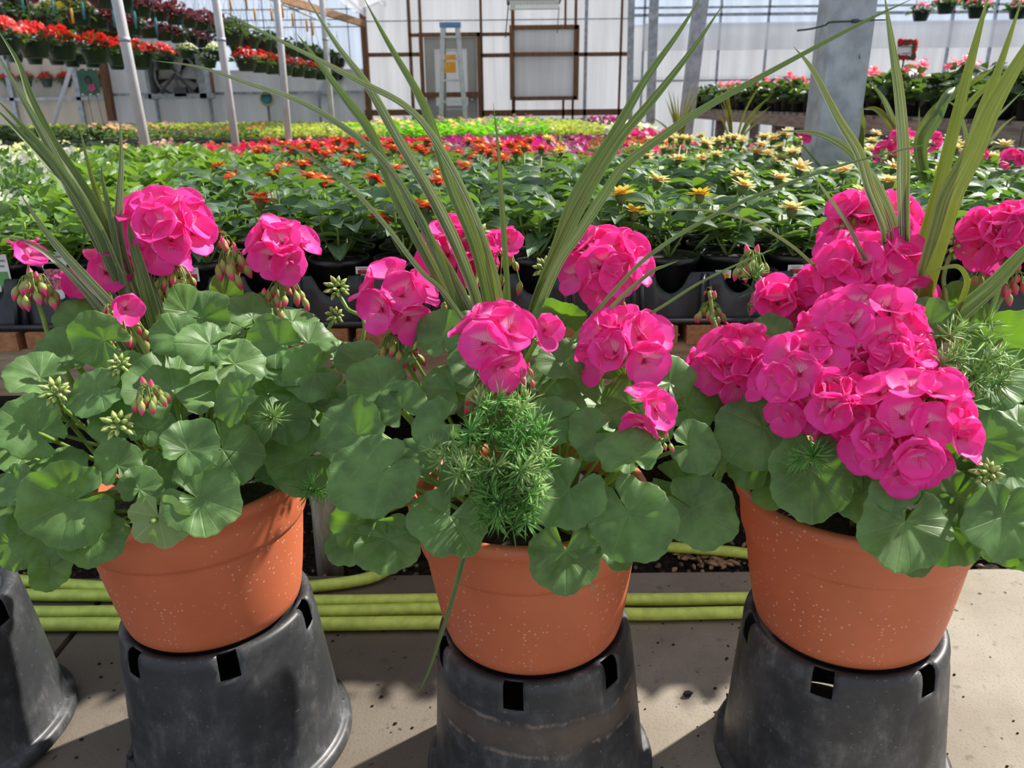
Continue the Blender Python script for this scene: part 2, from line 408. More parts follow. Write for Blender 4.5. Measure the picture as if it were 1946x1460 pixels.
# ---- back wall: timber frame and sheets at D = 13
D = 13.
def wx(px): return atY(px, 190, D)[0]
def wz(py): return atY(973, py, D)[2]
def sheet(px0, px1, py0, py1, d=.0, mb=None):
    x0, x1, z0, z1 = wx(px0), wx(px1), wz(py1), wz(py0)
    mb.box(((x0+x1)/2, D+.05+d, (z0+z1)/2), (x1-x0, .02, z1-z0))
mb = MB(); sheet(694, 1196, -120, 300, mb=mb); struct(mb, 'wall_back', M['glaze'])
mb = MB()
sheet(1196, 2050, 150, 300, mb=mb); sheet(1196, 2050, 50, 150, mb=mb); struct(mb, 'wall_side', M['glaze'])
mb = MB(); sheet(1196, 2050, -150, 50, mb=mb); struct(mb, 'window_2', M['glazeblue'])
mb = MB(); sheet(1215, 2050, 48, 100, -.12, mb); tag(mb.build('rolled_curtain', M['curtain'], smooth=False), 'pale rolled film curtain hanging across the side wall', 'curtain')
mb = MB(); sheet(395, 694, 128, 300, mb=mb); struct(mb, 'wall_vented', M['glazegrey'])
mb = MB(); sheet(395, 694, -120, 128, mb=mb); struct(mb, 'window_3', M['glazeblue'])
mb = MB(); sheet(-140, 205, 70, 300, mb=mb); struct(mb, 'wall_aged', M['glazewarm'])
mb = MB(); sheet(205, 395, 60, 300, mb=mb); struct(mb, 'wall_panel', M['glazegrey'])
mb = MB(); sheet(-140, 395, -120, 66, mb=mb); struct(mb, 'window_4', M['glazeblue'])
def wbar(mb, px0, py0, px1, py1, wpx, dep=.06, off=0.):
    a = atY(px0, py0, D-off); b = atY(px1, py1, D-off); a[1] = b[1] = D-off
    if abs(px0-px1) < abs(py0-py1): a[0] = b[0] = (a[0]+b[0])/2
    else: a[2] = b[2] = (a[2]+b[2])/2
    s_ = wpx*zc(a)/F
    if abs(px0-px1) < abs(py0-py1): mb.box((a+b)/2, (s_, dep, abs(a[2]-b[2])))
    else: mb.box((a+b)/2, (abs(a[0]-b[0]), dep, s_))
mb = MB()
wbar(mb, 694, -80, 694, 260, 11, .1); wbar(mb, 780, -80, 780, 260, 6); wbar(mb, 801, -80, 801, 260, 5)
wbar(mb, 975, -80, 975, 260, 7); wbar(mb, 915, -80, 915, 260, 5); wbar(mb, 1095, -80, 1095, 50, 5); wbar(mb, 1181, -80, 1178, 260, 4)
wbar(mb, 1075, -80, 1075, 50, 4); wbar(mb, 1070, 187, 1070, 260, 4); wbar(mb, 1088, 187, 1088, 260, 4)
wbar(mb, 694, 104, 803, 104, 7); wbar(mb, 914, 104, 1196, 104, 7); wbar(mb, 694, 214, 803, 214, 11); wbar(mb, 914, 214, 1196, 214, 11)
wbar(mb, 778, 66, 975, 66, 6)
struct(mb, 'trim_1', M['redwood'])
mb = MB()
for px in (1113,): wbar(mb, px, -80, px, 260, 6)
for py in (11, 25, 150): wbar(mb, 1196, py, 2050, py, 3.5 if py != 25 else 5)
for px in (1222, 1365, 1455, 1560, 1800, 1880): wbar(mb, px, -80, px, 260, 3.5)
wbar(mb, 694, 38, 1196, 38, 2, .03); wbar(mb, 0, 188, 205, 188, 6); wbar(mb, 205, 177, 694, 178, 5)
for px in (25, 152): wbar(mb, px, 100, px, 280, 9)
for px in (405, 610, 303): wbar(mb, px, 180, px, 280, 4)
for py in (18, 38, 52): wbar(mb, 420, py, 694, py, 2, .03)
for px in (440, 470, 500, 560, 590, 660): wbar(mb, px, -60, px, 128, 1.5, .03)
struct(mb, 'trim_2', M['galv'])
mb = MB(); wbar(mb, 202, 120, 208, 230, 12, .12, .1); wbar(mb, 397, 115, 397, 182, 12, .12, .1); struct(mb, 'trim_3', M['redwood'])
# framed shutter on the wall
sh = thing('wall_shutter', tuple(atY(1035, 190, D-.1)), 'square brown framed translucent shutter on the back wall beside the door', 'shutter')
O = tuple(sh.location)
mb = MB()
for a in ((975, 52, 1099, 52, 8), (975, 103, 1099, 103, 7), (975, 187, 1095, 187, 7), (973, 48, 973, 190, 9), (1095, 48, 1095, 190, 10)): wbar(mb, *a, .07, .1)
mb.build('frame', M['redwood'], sh, O, False)
mb = MB(); sheet(976, 1094, 54, 186, -.16, mb); mb.build('panel', M['glaze'], sh, O, False)
# door
dr = thing('door_1', tuple(atY(859, 230, D-.05)), None, None); tag(dr, kind='structure'); O = tuple(dr.location)
mb = MB()
for a in ((811, 908, 70, 92), (811, 908, 200, 320), (811, 829, 92, 200), (890, 908, 92, 200)): sheet(*a, -.1, mb)
mb.build('door_leaf', M['doorgrey'], dr, O, False)
mb = MB(); sheet(829, 890, 92, 200, -.1, mb); mb.build('door_pane', M['glaze'], dr, O, False)
mb = MB()
for a in ((805, 62, 805, 320, 7), (912, 62, 912, 320, 7), (802, 66, 915, 66, 7)): wbar(mb, *a, .1, .05)
mb.build('door_frame', M['redwood'], dr, O, False)
mb = MB(); wbar(mb, 808, 180, 911, 180, 9, .05, .12); mb.build('crossbar', M['redwood'], dr, O, False)
mb = MB(); p = atY(896, 190, D-.15); mb.spindle(p-(.02, .0, 0), p+(.03, 0, 0), .02, 8, 6); mb.build('door_handle', M['alu'], dr, O)
# heater
h0 = atY(1014, 0, 11.); ht = thing('unit_heater', tuple(h0), 'grey green box heater hanging high in front of the back wall', 'heater'); O = tuple(h0)
mb = MB(); mb.box(h0+(0, 0, .12), (.68, .5, .30)); mb.build('casing', M['heater'], ht, O, False)
mb = MB()
for i in range(22): mb.box(h0+(-.29+i*.0276, -.24, -.075), (.02, .03, .09), 0)
mb.box(h0+(0, -.22, -.125), (.64, .06, .012)); mb.box(h0+(0, -.22, -.03), (.64, .06, .012)); mb.build('louvre_grille', M['white'], ht, O, False)
mb = MB()
for sx in (-.3, .3): mb.bar(h0+(sx, 0, .25), h0+(sx, 0, .9), .012, .012)
mb.bar(h0+(.31, -.2, -.1), h0+(.29, -.2, -.4), .01, .01); mb.bar(h0+(-.31, -.2, 0), h0+(-.36, -.2, -.45), .014, .014)
mb.build('hanger', M['wire'], ht, O, False)
# stepladder
Dl = 12.3
l0 = atY(855, 230, Dl); ld = thing('stepladder', (l0[0], Dl, 0), 'aluminium stepladder with blue top cap standing before the grey door', 'ladder'); O = tuple(ld.location)
def lp(px, py, y=Dl): return atY(px, py, y)
xc = lp(856, 60)[0]; zt = lp(856, 50)[2]
w0 = (lp(870, 60)-lp(842, 60))[0]/2; w1 = (lp(877, 228)-lp(830, 228))[0]/2; zb = lp(856, 228)[2]
def rail(sx, z, back=0.):
    k = (zt-z)/(zt-zb); return np.array([xc+sx*(w0+(w1-w0)*k), Dl+back*(zt-z), z])
mb = MB()
for sx in (-1, 1): mb.bar(rail(sx, 0), rail(sx, zt), .065, .03)
mb.build('front_rails', M['alu'], ld, O, False)
mb = MB()
for sx in (-1, 1): mb.bar(rail(sx*.8, 0, .28), rail(sx*.8, zt, .28), .04, .025)
for k in range(5): z = .3+k*.4; mb.bar(rail(-.8, z, .28), rail(.8, z, .28), .02, .02)
mb.build('rear_frame', M['alu'], ld, O, False)
for k in range(7):
    mb = MB(); z = zt-.14-k*.29; mb.bar(rail(-1, z)+(0, .01, 0), rail(1, z)+(0, .01, 0), .08, .03)
    if z > .1: mb.build('step', M['alu'], ld, O, False)
mb = MB(); mb.box((xc, Dl+.03, zt+.02), (w0*2+.09, .16, .06)); mb.build('top_cap', M['blue'], ld, O, False)
for py, hgt in ((109, 9), (128, 20)):
    mb = MB(); c = lp(856, py); hh = hgt*zc(c)/F; mb.box(c+(0, -.03, 0), (w0*1.55, .006, hh)); mb.build('warning_label', M['orange'], ld, O, False)
# exhaust fan
f0 = atY(338, 148, D-.25); fn = thing('exhaust_fan', tuple(f0), 'big dark belt driven exhaust fan in a square housing on the far wall', 'fan'); O = tuple(f0)
S = .40
mb = MB()
for sx, sz, wd, hg in ((0, S, 2*S+.1, .07), (0, -S*.72, 2*S+.16, .07), (-S, .05, .05, 1.75*S), (S, .05, .10, 1.75*S)): mb.box(f0+(sx, 0, sz*.9), (wd, .3, hg))
mb.build('housing', M['galv'], fn, O, False)
mb = MB(); mb.box(f0+(0, .14, .03), (2*S, .02, 1.6*S)); mb.build('back_shutter', M['fandark'], fn, O, False)
mb = MB(); a = np.linspace(0, 2*pi, 40); mb.tube(np.stack([.32*np.cos(a), 0*a, .30*np.sin(a)], -1)+f0+(0, -.05, .03), .016, 6); mb.build('ring', M['galv'], fn, O)
for k in range(5):
    mb = MB(); a = k*2*pi/5+.3; c, s_ = math.cos(a), math.sin(a)
    P = np.array([[[(.05+.24*q)*c-(ww*(.05+.09*q))*s_, ww*.04, (.05+.22*q)*s_+(ww*(.05+.09*q))*c] for ww in (-1, -.3, .3, 1)] for q in np.linspace(0, 1, 5)])
    mb.grid(P+f0+(0, .02, .03)); mb.build('blade', M['pipe'], fn, O)
mb = MB(); mb.spindle(f0+(0, -.06, .03), f0+(0, .05, .03), .06, 12, 6); mb.build('hub', M['galv'], fn, O)
mb = MB(); mb.bar(f0+(-.3, -.1, -.26), f0+(0, -.1, .05), .035, .03); mb.bar(f0+(.3, -.1, -.26), f0+(0, -.1, .05), .035, .03); mb.box(f0+(.06, -.1, -.2), (.18, .1, .13)); mb.build('motor_mount', M['fandark'], fn, O, False)
# teal round disc
c = atY(507, 187, 12.97); mb = MB(); mb.lathe([(.001, -.02), (.085, -.02), (.085, .02)], 28, (0, 0, 0)); md = thing('round_gauge', tuple(c), 'round teal disc with pale yellow rim on the far wall', 'disc')
o = mb.build('face', M['teal'], md); o.rotation_euler.x = R(90)
mb = MB(); a = np.linspace(0, 2*pi, 40); mb.tube(np.stack([.10*np.cos(a), 0*a, .10*np.sin(a)], -1), .018, 8); mb.build('rim', M['yellowrim'], md)
mb = MB(); mb.bar((0, .03, -.1), (0, .03, -c[2]), .03, .03); mb.build('bracket', M['greywood'], md)

# ---- pipe posts along the gutter line
for i, (pxb, Dp, wpx) in enumerate(((258, 5.0, 19), (437, 6.74, 15), (541, 8.4, 13), (622, 10.3, 11))):
    p = atY(pxb, 130, Dp); r = wpx*zc(p)/F/2
    top = atY({258: 222, 437: 410, 541: 526, 622: 612}[pxb], 0, Dp); bot = atY({258: 272, 437: 445, 541: 548, 622: 633}[pxb], 255, Dp)
    d = (top-bot)/(top[2]-bot[2]); a = bot-d*bot[2]; b = bot+d*(3.2-bot[2])
    g = thing('pipe_post', (a[0], a[1], 0), '%s pale grey roof pipe post from the left, between the basket rows and the plants' % nth(i), 'post', 'grey pipe posts')
    mb = MB(); mb.tube([a, b], r, 16); mb.build('pipe', M['pipe'], g, (a[0], a[1], 0))
    q = bot+d*(atY(pxb, 75, Dp)[2]-bot[2])
    mb = MB(); mb.tube([q-d*.012, q+d*.012], r*1.12, 16); mb.build('clamp', M['galv'], g, (a[0], a[1], 0))
# ---- square posts on the right
for i, (pxt, pxb, pyb, wpx, Dp, lab) in enumerate(((1611, 1577, 270, 76, 3.0, 'wide galvanized square post behind the pinkest planter, wrapped with a black tie'),
        (1332, 1302, 250, 24, 7.6, 'slim galvanized post standing before the side wall between bench and pink blooms'),
        (1243, 1236, 225, 15, 11.5, 'narrow galvanized post near the end of the grey display bench'),
        (1200, 1196, 205, 11, 12.6, 'thin corner post where the back wall meets the side wall'))):
    t0 = atY(pxt, 0, Dp); b0 = atY(pxb, pyb, Dp); d = (t0-b0)/(t0[2]-b0[2])
    a = b0-d*b0[2]; b = b0+d*(3.2-b0[2]); s_ = wpx*zc(b0)/F
    g = thing('steel_post', (a[0], a[1], 0), lab, 'post')
    mb = MB(); mb.bar(a, b, s_, s_); mb.build('column_tube', M['galv'], g, (a[0], a[1], 0), False)
    mb = MB(); mb.box((a[0], a[1], .01), (s_*2, s_*2, .02)); mb.build('base_plate', M['galv'], g, (a[0], a[1], 0), False)
p = [atY(x, y, Dd) for x, y, Dd in ((1515, 58, 2.92), (1540, 55, 2.92), (1568, 48, 2.91), (1580, 42, 2.90), (1640, 40, 2.90), (1652, 38, 2.92), (1685, 37, 2.95))]
mb = MB(); mb.tube(crs(p, 5), .0035, 6); q = atY(1625, 40, 2.895); mb.box(q, (.02, .012, .012)); tag(mb.build('cable_tie', M['wire']), 'black plastic tie strapped round the wide galvanized post', 'cable tie')
# roof timber above the far baskets
mb = MB(); a = atY(430, -35, 9.0); b = atY(694, 46, 12.6); mb.bar(a, b, .05, .09); struct(mb, 'beam', M['beambrown'])
mb = MB()
a = atY(600, -45, 9.5); b = atY(694, 34, 12.7)
for q in (0, .25, .5, .75, 1.): mb.bar(a+(q*1.2, 0, q*.5+.05), b+(q*1.2, 0, q*.5+.05), .03, .06)
P = np.array([[a+(q*1.2, 0, q*.5+.1), b+(q*1.2, 0, q*.5+.1)] for q in np.linspace(-.1, 1, 12)]); mb.grid(P)
struct(mb, 'ceiling', M['curtain'])

# ================================================================== BENCH
BZ = .69
def bench(name, x0, x1, y0, y1, z, label, legs, ends=True):
    g = thing(name, ((x0+x1)/2, y0, 0), label, 'bench'); O = tuple(g.location)
    mb = MB(); n = int((x1-x0)/.155)
    for i in range(n): mb.box((x0+(i+.5)*(x1-x0)/n, (y0+y1)/2, z-.022), ((x1-x0)/n-.022 if i % 5 else (x1-x0)/n-.06, y1-y0, .044))
    mb.build('slatted_top', M['endgrain'], g, O, False)
    mb = MB(); mb.box(((x0+x1)/2, y0+.035, z-.044-.06), (x1-x0, .04, .12)); mb.build('front_rail', M['wood'], g, O, False)
    mb = MB(); mb.box(((x0+x1)/2, y1-.05, z-.044-.06), (x1-x0, .04, .12)); mb.build('rear_rail', M['wood'], g, O, False)
    for x in legs:
        mb = MB(); mb.tube([(x, y0+.09, -.05), (x+.004, y0+.088, .3), (x, y0+.09, z-.045)], [.037, .035, .036], 14); mb.build('leg', M['birch'], g, O)
        mb = MB(); mb.tube([(x, y1-.12, -.05), (x, y1-.12, z-.045)], .035, 12); mb.build('leg', M['birch'], g, O)
    return g
bench('plant_bench', -2.6, 1.36, 1.82, 2.42, BZ, 'long wooden slatted bench carrying the nearest black trays of zinnias', (-2.0, -.515, .98))
bench('plant_bench', -2.6, 2.0, 2.44, 4.6, BZ, 'wooden slatted bench under the middle rows of red and yellow zinnias', (-2.0, -.5, .85, 1.85))
bench('plant_bench', -6.0, 2.0, 4.75, 8.0, BZ, 'wooden slatted bench behind the zinnia bench, under the magenta and pink rows', (-5.5, -3.5, -1.5, .5, 1.8))
bench('plant_bench', -7.5, 1.9, 8.2, 12.0, BZ+.11, 'farthest wooden slatted bench holding the lime green seedling rows before the back wall', (-7, -4.5, -2, 0, 1.6))
# grey display bench along the right side
bx, bz0, y0, y1 = 2.27, 1.075, 3.0, 11.0
g = thing('display_bench', (bx+.5, y0, 0), 'grey weathered display bench along the side, topped with black potted geraniums', 'bench'); O = tuple(g.location)
for a in ((y0, y0+.62), (y0+.63, 5.8), (5.81, y1)):
    mb = MB(); mb.box((bx, (a[0]+a[1])/2, bz0-.045), (.04, a[1]-a[0], .09)); mb.build('side_rail', M['greywood'], g, O, False)
mb = MB()
for i in range(52): mb.box((bx+.5, y0+.08+i*(y1-y0-.1)/51, bz0+.008), (1.0, .10, .02))
mb.build('slatted_top', M['greywood'], g, O, False)
mb = MB(); mb.box((bx+1.0, (y0+y1)/2, bz0-.05), (.04, y1-y0, .09)); mb.build('rear_rail', M['greywood'], g, O, False)
for y in (3.15, 3.9, 5.4, 7.2, 9.2, 10.9):
    for x in (bx+.07, bx+.95):
        mb = MB(); mb.box((x, y, (bz0-.09)/2), (.09, .09, bz0-.09)); mb.build('leg', M['greywood'], g, O, False)
mb = MB()
for y in (3.3, 3.45, 3.6, 3.75, 4.2, 4.5, 4.8, 5.1): mb.box((bx+.05, y, .72), (.03, .07, .5))
mb.box((bx+.03, 4.2, .5), (.03, 2.4, .08)); mb.build('pallet_side', M['greywood'], g, O, False)
mb = MB(); mb.bar((bx+.02, 5.3, bz0-.1), (bx+.02, 6.3, .25), .05, .07); mb.build('brace', M['greywood'], g, O, False)

# ================================================================== HOSE
def hz(px, py): p = atZ(px, py, .018); return [p[0], p[1], .019]
h = [hz(60, 1113), hz(150, 1116)]
path = [(-2.2, 1.84, .019), (-1.6, 1.84, .019), hz(60, 1106), hz(215, 1118), hz(400, 1128), (-.55, 1.75, .019), (-.36, 1.80, .022), (-.30, 1.93, .03), (-.1, 2.1, .02), (.2, 2.0, -.0), (.62, 1.93, .0), (.86, 1.80, .02), (.98, 1.735, .019), (.86, 1.685, .019), hz(1400, 1138), hz(1200, 1140), hz(1000, 1134), hz(830, 1140), hz(600, 1143), hz(400, 1140), hz(215, 1133), hz(60, 1131), (-1.6, 1.76, .019), (-2.0, 1.72, .019), (-1.6, 1.68, .019), hz(60, 1164), hz(230, 1163), hz(400, 1163), hz(610, 1163), hz(830, 1158), hz(1010, 1158), hz(1200, 1168), hz(1400, 1165), (.86, 1.625, .019), (1.05, 1.67, .019), (1.13, 1.76, .03), (1.24, 1.86, .03), (1.42, 1.98, .02), (1.9, 2.1, .02)]
mb = MB(); mb.tube(crs(path, 7), .0155, 12)
tag(mb.build('garden_hose', M['hose']), 'lime green garden hose looped to and fro along the floor behind the buckets', 'hose')
path = [(-2.0, 1.60, .019), (-1.6, 1.60, .019), hz(60, 1188), hz(230, 1187), hz(420, 1187), hz(610, 1187), hz(830, 1184), (0.05, 1.60, .019), (.18, 1.56, .019), (.24, 1.585, .019)]
mb = MB(); mb.tube(crs(path[:-3]+[hz(1000, 1183), (.16, 1.60, .019)], 7), .0165, 12)
tag(mb.build('garden_hose', M['hose']), 'nearest lime green hose length lying on the floor in front of the looped hose', 'hose')

# ================================================================== HANGING BASKETS
def clump(mb, n, rx, rz, size, rng, mi=0, z0=0., droop=.0, up=.4, asp=.55):
    for i in range(n):
        a = rng.uniform(0, 2*pi); q = math.sqrt(rng.random()); e = rng.random()
        c = np.array([math.cos(a)*rx*q, math.sin(a)*rx*q, z0+rz*e*(1.05-q*q*.6)-droop*q*q])
        d = nz([math.cos(a)*q+rng.normal()*.5, math.sin(a)*q+rng.normal()*.5, up+rng.normal()*.4])
        leaf(mb, c, d, nz([rng.normal()*.5, rng.normal()*.5-.3, 1]), size*rng.uniform(.7, 1.25), asp, mi, 3, 4)
def leaf(mb, c, d, n, L, asp=.5, mi=0, nu=5, nv=7, fold=.18, droop=.25, tipsharp=.8):
    d = nz(d); n = nz(n-d*(n@d)); x = np.cross(d, n)
    v = np.linspace(0, 1, nv)[:, None]; u = np.linspace(-1, 1, nu)[None, :]
    w_ = L*asp*.5*np.sin(np.clip(v, 0, 1)**.75*pi)**tipsharp+L*.008
    Lx = u*w_; Ly = v*L+0*u; Lz = np.abs(u)*w_*fold*2-droop*L*v*v
    P = c+Lx[..., None]*x+Ly[..., None]*d+Lz[..., None]*n
    UV = np.stack([u*.5+.5+0*v, v+0*u], -1)
    mb.grid(P, UV, mi)
def floret5(mb, c, n, r, rng, mi=0, k=5):
    n = nz(n); x = nz(np.cross(n, [.3, .5, .8])); y = np.cross(n, x); a0 = rng.uniform(0, 6)
    for i in range(k):
        a = a0+i*2*pi/k; d = math.cos(a)*x+math.sin(a)*y; s_ = np.cross(n, d)
        e = rng.uniform(.0, .35)
        P = [c, c+r*(.6*d-.38*s_+.2*e*n), c+r*(1.0*d-.25*s_+e*n), c+r*(1.0*d+.25*s_+e*n), c+r*(.6*d+.38*s_+.2*e*n)]
        mb.add(P, [(0, 1, 2, 3, 4)], [(.5, 0), (.3, .6), (.4, 1), (.6, 1), (.7, .6)], mi)
def tuft(mb, n, rx, rz, z0, r, rng, mi=0, k=5):
    for i in range(n):
        a = rng.uniform(0, 2*pi); q = math.sqrt(rng.random())
        c = np.array([math.cos(a)*rx*q, math.sin(a)*rx*q, z0+rz*(1.1-q*q*.9)*rng.uniform(.6, 1.05)])
        floret5(mb, c, [math.cos(a)*q+rng.normal()*.3, math.sin(a)*q+rng.normal()*.3-.5, .7], r*rng.uniform(.7, 1.2), rng, mi, k)
def simple(name, c, tr=.3, **k): return leafmat(name, c, mode='', tr=tr, vs=0, **k)
M['bl_green'] = simple('basket foliage', (.06, .11, .045)); M['bl_purple'] = simple('dark purple foliage', (.10, .012, .05)); M['bl_mixed'] = simple('mixed coleus foliage', (.20, .17, .03)); M['bl_deep'] = simple('deep green foliage', (.035, .065, .03))
M['f_red'] = simple('red blossom', (.62, .015, .012), .35, tcol=(.9, .03, .02)); M['f_white'] = simple('white blossom', (.72, .70, .62), .35); M['f_pink'] = simple('pink blossom', (.80, .10, .32), .35)
rng = np.random.default_rng(11)
BM = {}
mb = MB(); mb.lathe([(.001, 0), (.095, 0), (.105, .012), (.135, .125), (.15, .13), (.152, .165), (.14, .165), (.134, .135)], 28); BM['pot'] = mb.mesh('basket_pot', M['basket'])
mb = MB()
for a in (.5, 2.6, 4.7): mb.tube([(.147*math.cos(a), .147*math.sin(a), .16), (0, 0, .62)], .0022, 5)
mb.tube([(0, 0, .62), (0, 0, .66), (.014, 0, .68), (.026, 0, .665)], .003, 5); BM['wire'] = mb.mesh('basket_hanger', M['wire'])
for k in range(3):
    for nm_, n_, sz in (('bl_green', 90, .075), ('bl_purple', 110, .10), ('bl_mixed', 90, .11), ('bl_deep', 110, .085)):
        mb = MB(); clump(mb, n_, .19, .12, sz, rng, 0, .15, .06); BM[nm_, k] = mb.mesh(nm_, M[nm_])
    for nm_, n_, sz in (('f_red', 95, .028), ('f_white', 70, .02), ('f_pink', 16, .03)):
        mb = MB(); tuft(mb, n_, .19, .13, .17, sz, rng); BM[nm_, k] = mb.mesh(nm_, M[nm_])
bk = [0]
def basket(px, py, zdist, s, fol, flo, label, group, rz=None):
    """pot centre seen at px, py at camera depth zdist"""
    d = ray(px, py); p = CAM+d*zdist; bk[0] += 1; k = bk[0] % 3
    g = thing('hanging_basket', tuple(p-(0, 0, .09*s)), label, 'hanging basket', group, rng.uniform(0, 6)); g.scale = (s,)*3
    link('pot', BM['pot'], g); link('hanger', BM['wire'], g); link('foliage', BM[fol, k], g)
    if flo: link('blossoms', BM[flo, (k+1) % 3], g)
    return p
for i, px in enumerate((8, 65, 118, 182, 228, 268, 310)):
    dx = 967-px; zd = 4.93*F/dx
    basket(px, 193-(193-90)*dx/902.-(0), zd, 1.12, 'bl_green', 'f_red', '%s red flowered green basket from the left in the nearest hanging row' % nth(i), 'red baskets in the near row')
for i, px in enumerate((20, 54, 92, 128, 196)):
    basket(px, 157, 12.2, .74, 'bl_green', 'f_red', '%s small red flowered basket from the left in the low row by the beige wall' % nth(i), 'small red baskets by the beige wall')
for i, px in enumerate((468, 494, 518, 541, 565, 588, 610, 632, 648)):
    dx = 967-px; zd = 2.6*F/dx
    basket(px, 193-(193-122)*dx/499., zd, .72, 'bl_green', 'f_red', '%s red basket from the left in the receding row between the pipe posts' % nth(i), 'red baskets between the pipe posts')
for i, px in enumerate((440, 472, 500, 526, 552, 578, 602, 624, 644)):
    dx = 967-px; zd = 2.6*F/dx
    basket(px, 193-(193-78)*dx/499., zd, .74, 'bl_deep', None, '%s dark leafy basket from the left in the row above the small red baskets' % nth(i), 'dark leafy baskets in the upper row')
for i, (px, py, wpx) in enumerate(((30, 8, 52), (88, 28, 48), (150, 22, 44), (10, 34, 44), (120, 2, 44), (62, 44, 42), (180, -6, 44))):
    basket(px, py, min(12.2, .3*F/wpx), min(1., 12.2*wpx/.3/F), 'bl_mixed' if i in (1, 2) else 'bl_purple', None, ('%s dark leafed basket from the left in the top hanging rows' % nth(i)), 'dark leafed baskets at the top')
for i, px in enumerate((196, 232, 268, 302, 332, 358, 382, 404, 424)):
    dx = 967-px; zd = 4.0*F/dx
    basket(px, 193-.25*dx, zd, .82, 'bl_purple', None, '%s purple leafed basket from the left in the row above the nearest red baskets' % nth(i), 'purple leafed baskets above the red row')
for i, px in enumerate((150, 186, 220, 252, 284, 312, 338, 362, 386)):
    dx = 967-px; zd = 4.45*F/dx
    basket(px, 193-.195*dx, zd, .85, 'bl_purple' if i % 3 else 'bl_deep', None, '%s dark basket from the left just over the red blooms, half hidden by them' % nth(i), 'dark baskets just over the red blooms')
for i, px in enumerate((14, 70, 120, 165, 206, 244)):
    dx = 967-px; zd = 5.4*F/dx
    basket(px, 193-.165*dx, zd, 1.05, 'bl_deep', None, '%s deep green basket from the left directly behind the nearest red baskets' % nth(i), 'deep green baskets behind the red row')
for i, (px, py) in enumerate(((356, 102), (408, 104), (450, 92), (398, 120))):
    basket(px, py, 9.6, .62, 'bl_green', 'f_white', '%s white flowered basket from the left beyond the red row' % nth(i), 'white flowered baskets')
for i, (px, py) in enumerate(((28, 108), (66, 112), (108, 113), (137, 117), (158, 112), (176, 118), (222, 122), (266, 122), (420, 60), (446, 56))):
    basket(px, py, 11., .8, 'bl_deep', None, '%s small dark basket from the left in the shaded row behind the red baskets' % nth(i), 'shaded baskets behind the red row')
for i, (px, py, wpx) in enumerate(((1750, 27, 33), (1798, 12, 36), (1858, 20, 38), (1935, 22, 36), (1846, 4, 34))):
    basket(px, py+2, .3*.75*F/wpx, .78, 'bl_green', 'f_pink', '%s small hanging basket of pink geraniums from the left above the display bench' % nth(i), 'pink baskets above the display bench')
for i, (x, z, y0_, y1_) in enumerate(((-4.93, 2.5, 7, 12.8), (-2.6, 2.28, 7, 12.6), (-2.6, 2.62, 7, 12.6), (2.9, 2.75, 4, 12.6))):
    mb = MB(); mb.tube([(x, y0_, z), (x, y1_, z)], .014, 8)
    tag(mb.build('basket_rail', M['galv']), ['thin steel rail above the nearest row of red baskets', 'thin steel rail over the small red baskets between the pipe posts', 'upper thin steel rail over the dark leafy baskets', 'thin steel rail over the pink baskets and display bench'][i], 'rail')
# teal and yellow watering tags hanging among the top baskets
mb = MB(); mb.box((0, 0, 0), (.022, .004, .15)); mb.bar((0, 0, .07), (0, 0, .3), .003, .003); tm = mb.mesh('hang_tag', M['teal'])
mb = MB(); mb.box((0, 0, 0), (.022, .004, .13)); mb.bar((0, 0, .07), (0, 0, .3), .003, .003); ty = mb.mesh('hang_tag', M['orange'])
for i, (px, py) in enumerate(((43, 8), (101, 14), (158, 20), (217, 36), (257, 38), (297, 50), (468, 72), (492, 88))):
    o = link('hang_tag', tm); o.location = CAM+ray(px, py)*(7.4 if px < 320 else 8.6)
    tag(o, '%s teal strip tag from the left hanging among the baskets' % nth(i), 'tag', 'teal hanging tags')
for i, (px, py) in enumerate(((137, 30), (438, 8), (468, 5), (484, 28), (516, 28), (537, 22), (556, 38), (583, 48), (594, 55))):
    o = link('hang_tag', ty); o.location = CAM+ray(px, py)*(7.4 if px < 320 else 8.6)
    tag(o, '%s yellow strip tag from the left dangling among the baskets' % nth(i), 'tag', 'yellow hanging tags')
# green sign board
c = atY(169, 156, 9.5); sg = thing('sign_board', tuple(c), 'dark green sign board with a pink flower hanging below the baskets', 'sign'); O = tuple(c); wS = 37*zc(c)/F; hS = 47*zc(c)/F
mb = MB(); mb.box(c, (wS, .02, hS)); mb.build('board', M['signgreen'], sg, O, False)
mb = MB()
for sx in (-.4, 0, .4):
    for sz in (-.47, .47): mb.box(c+(sx*wS, -.012, sz*hS), (wS*.12, .006, hS*.05))
mb.build('dots', M['white'], sg, O, False)
mb = MB(); mb.lathe([(.001, 0), (wS*.15, 0), (wS*.15, .01)], 16); o = mb.build('arch_shape', M['wire'], sg); o.rotation_euler.x = R(90); o.location = (0, -.012, .02); o.scale = (1, 1.4, 1)
mb = MB(); floret5(mb, c+(wS*.15, -.02, -.06), (0, -1, .1), .045, rng, 0, 5); mb.build('flower_picture', M['f_pink'], sg, O)
mb = MB(); mb.bar(c+(-.04, 0, -hS/2), c+(-.02, 0, -.75), .006, .006); mb.bar(c+(.06, 0, -hS/2), c+(.10, 0, -.75), .006, .006); mb.build('stakes', M['wire'], sg, O, False)
# leaning pipe by the beige wall
mb = MB(); a = atY(138, 118, 12.6); b = atY(102, 235, 12.2); mb.tube([a, b, a+(b-a)*(a[2]/(a[2]-b[2]))], .03, 10); tag(mb.build('brace_pipe', M['pipe']), 'slanting grey brace pipe by the beige wall', 'pipe')
